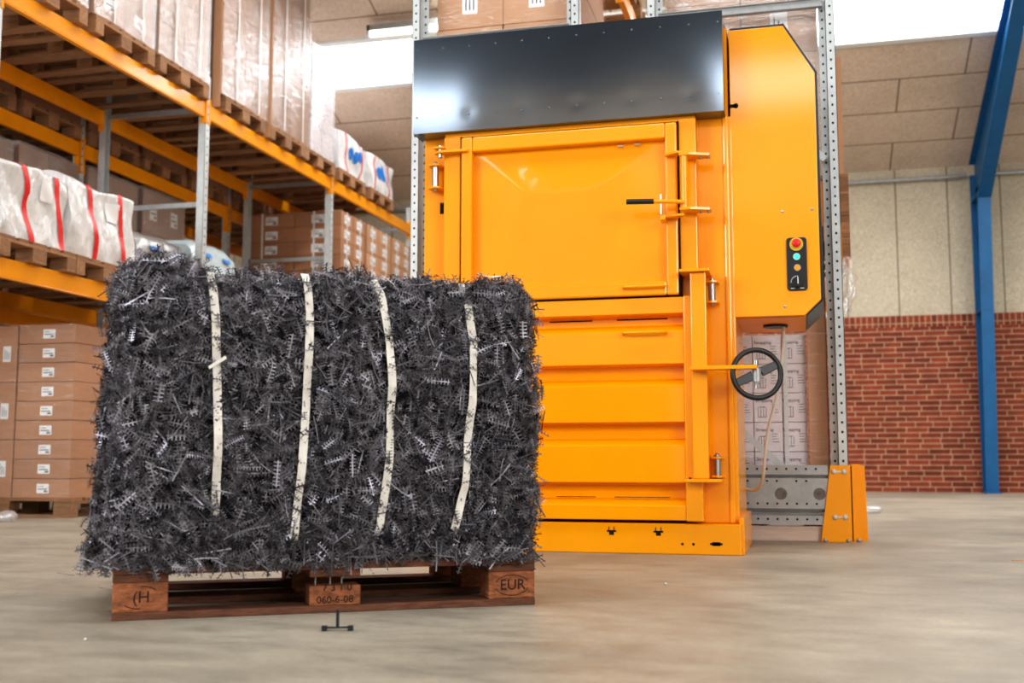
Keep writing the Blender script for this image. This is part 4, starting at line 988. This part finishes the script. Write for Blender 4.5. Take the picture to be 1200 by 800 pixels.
# floor-level white cartons behind the guard, with print
pallet(-.30, YK+.64, 0, 'wooden pallet on the floor behind the grey rack guard', PI/2)
xs = [-.42, -.262, -.10, .036]
for c_ in range(3):
    proto = None
    for k in range(6):
        w = xs[c_+1]-xs[c_]; hK = .1665
        if proto is None:
            proto = o = bx('printed_carton', M['carton_white'], None, -w/2+.002, w/2-.002, 0, .5, 0, hK-.003, .003)
            text('heading_print', 'Strapping', .026, M['print'], o, Matrix.Translation((-.022, -.0012, hK*.74)) @ FRONT)
            pr = MB()
            for zz, a, b in ((.055, .02, .06), (.070, .02, .055), (.085, .02, .045), (.10, .02, .05)): pr.box(a, b, -.0014, -.0008, zz-.0015, zz+.0015)
            for a in (-.055, -.04, -.025, -.01): pr.box(a-.0012, a+.0012, -.0014, -.0008, .03, .085)
            pr.box(-.055, -.01, -.0014, -.0008, .028, .031).box(-.05, -.015, -.0014, -.0008, .085, .088)
            pr.build('small_print', M['print'], o)
        else: o = copy_tree(proto)
        o.location = ((xs[c_]+xs[c_+1])/2, YK+.05, .144+hK*k)
        tag(o, 'white printed carton behind the rack guard, %s layer, %s column' % (order(5-k, 6), ['inner', 'middle', 'outer'][c_]), 'carton', 'white cartons behind the rack guard')
tag(bx('packing_strap', M['strap'], None, -.092, -.068, YK+.044, YK+.047, .144, 1.14), 'broad white strap down the front of the white printed cartons', 'strap')
tag(MB().box(.045, .150, YK+.0, YK+.006, .15, 1.75).box(.144, .150, YK, YK+.6, .15, 1.75).build('corner_board', M['cardboard_light']), 'tall brown cardboard corner sheet beside the white printed cartons', 'corner board')
wrap('film_wrap', 'clear stretch film round the white printed cartons behind the guard', -.425, .156, YK-.006, YK+.62, .147, 1.76, M['film_clear'], seed=41, bulge=.004)
# pallets and board jutting out past the frame, over the open floor side
pl_ = None
for k in range(4):
    pallet(-.245, 8.2, 1.79+k*.146, 'empty wooden pallet stacked behind the cabinet rack frame, %s of four' % ['lowest', 'second from below', 'third from below', 'topmost'][k], 0, None)
beam('orange shelf beam carrying the stacked empty pallets, aisle side', .26, YE+.6, 9.2, 1.785, 1)
beam('orange shelf beam carrying the stacked empty pallets, inner side', -.72, YE+.6, 9.2, 1.785, 1)
tag(bx('corner_board', M['cardboard_light'], None,   .22, .335, 7.95, 8.13, 2.376, 3.25), 'upright cardboard sheet standing on top of the stacked empty pallets', 'corner board')
fm = MB(); vs = []
for j in range(13):
    for i in range(7):
        u, w = i/6, j/12; vs.append((.285+.10*u*(.35+.65*math.sin(w*2.6+.3))+.008*math.sin(j*1.7+i), 7.72+.03*math.sin(i*2.1+j*.9), 1.78-.42*w*(1-.25*abs(u-.5))))
fm.add(vs, [(j*7+i, j*7+i+1, (j+1)*7+i+1, (j+1)*7+i) for j in range(12) for i in range(6)], 0, True)
tag(fm.build('hanging_film', M['film_milky']), 'loose tail of clear film hanging below the stacked empty pallets', 'film')
# seen through the gap between the two frames
beam('orange beam high up in the gap between the two galvanised frames', -1.18, 7.75, 10.4, 3.93, 1)
for i in range(2):
    pallet(-1.75, 8.25+i*.95, 3.93, 'wooden pallet high up in the gap between the two frames, %s' % ['near one', 'far one'][i])

# ------------------------------------------------------------------ light, world, camera
w = bpy.data.worlds.new('World'); SC.world = w; w.use_nodes = True
bg = w.node_tree.nodes['Background']; bg.inputs[0].default_value = (1, .985, .97, 1); bg.inputs[1].default_value = .55
def area(name, loc, rot, sx, sy, power, col=(1, 1, 1)):
    l = bpy.data.lights.new(name, 'AREA'); l.shape = 'RECTANGLE'; l.size = sx; l.size_y = sy; l.energy = power; l.color = col
    o = bpy.data.objects.new(name, l); COL.objects.link(o); o.location = loc; o.rotation_euler = rot; return o
area('hall_fill', (0, 2.6, 7.4), (0, 0, 0), 10, 2, 300, (1, .98, .95))  # added overhead fill for the floor, no fitting
area('hall_fill', (3.5, 10.5, 5.4), (math.radians(-10), 0, 0), 6, 1, 200, (1, .98, .95))  # added fill for the back of the hall
area('aisle_fill', (-3.6, 9.5, 5.9), (0, math.radians(-25), 0), 1, 6, 220, (1, .98, .95))  # added fill above the aisle, no fitting

area('hall_fill', (-1.5, -6.2, 2.6), (math.radians(180-8), 0, 0), 6, .6, 200, (1, .96, .9))  # added uplight, brightens the near ceiling that the hood mirrors
def aim(loc, to): return (Vector(to)-Vector(loc)).to_track_quat('-Z', 'Y').to_euler()
area('side_fill', (6.5, -3.5, 3.6), aim((6.5, -3.5, 3.6), (-1, 5, .8)), 4, 3, 385, (1, .98, .95))  # added soft fill out of view, clear of the press's reflections
area('side_fill', (-8.2, -3.0, 3.8), aim((-8.2, -3.0, 3.8), (-1, 5, .8)), 3, 3, 400, (.96, .98, 1))  # matching added fill on the opposite side
cam = bpy.data.cameras.new('camera'); co = bpy.data.objects.new('camera', cam); COL.objects.link(co); SC.camera = co
cam.sensor_width = 36; cam.lens = 1310/1200*36; cam.clip_start = .05; cam.clip_end = 100
co.location = (0, 0, .433)
pitch, yaw = math.radians(6.0136), math.radians(14.4729)
co.rotation_euler = (PI/2+pitch, 0, yaw)
cam.dof.use_dof = True; cam.dof.focus_distance = 4.3; cam.dof.aperture_fstop = 2.8
SC.view_settings.view_transform = 'Standard'; SC.view_settings.look = 'Medium High Contrast'; SC.view_settings.exposure = 0; SC.view_settings.gamma = 1
try:
    SC.cycles.use_denoising = True; SC.cycles.max_bounces = 10; SC.cycles.transparent_max_bounces = 16; SC.cycles.sample_clamp_indirect = 8
except Exception: pass
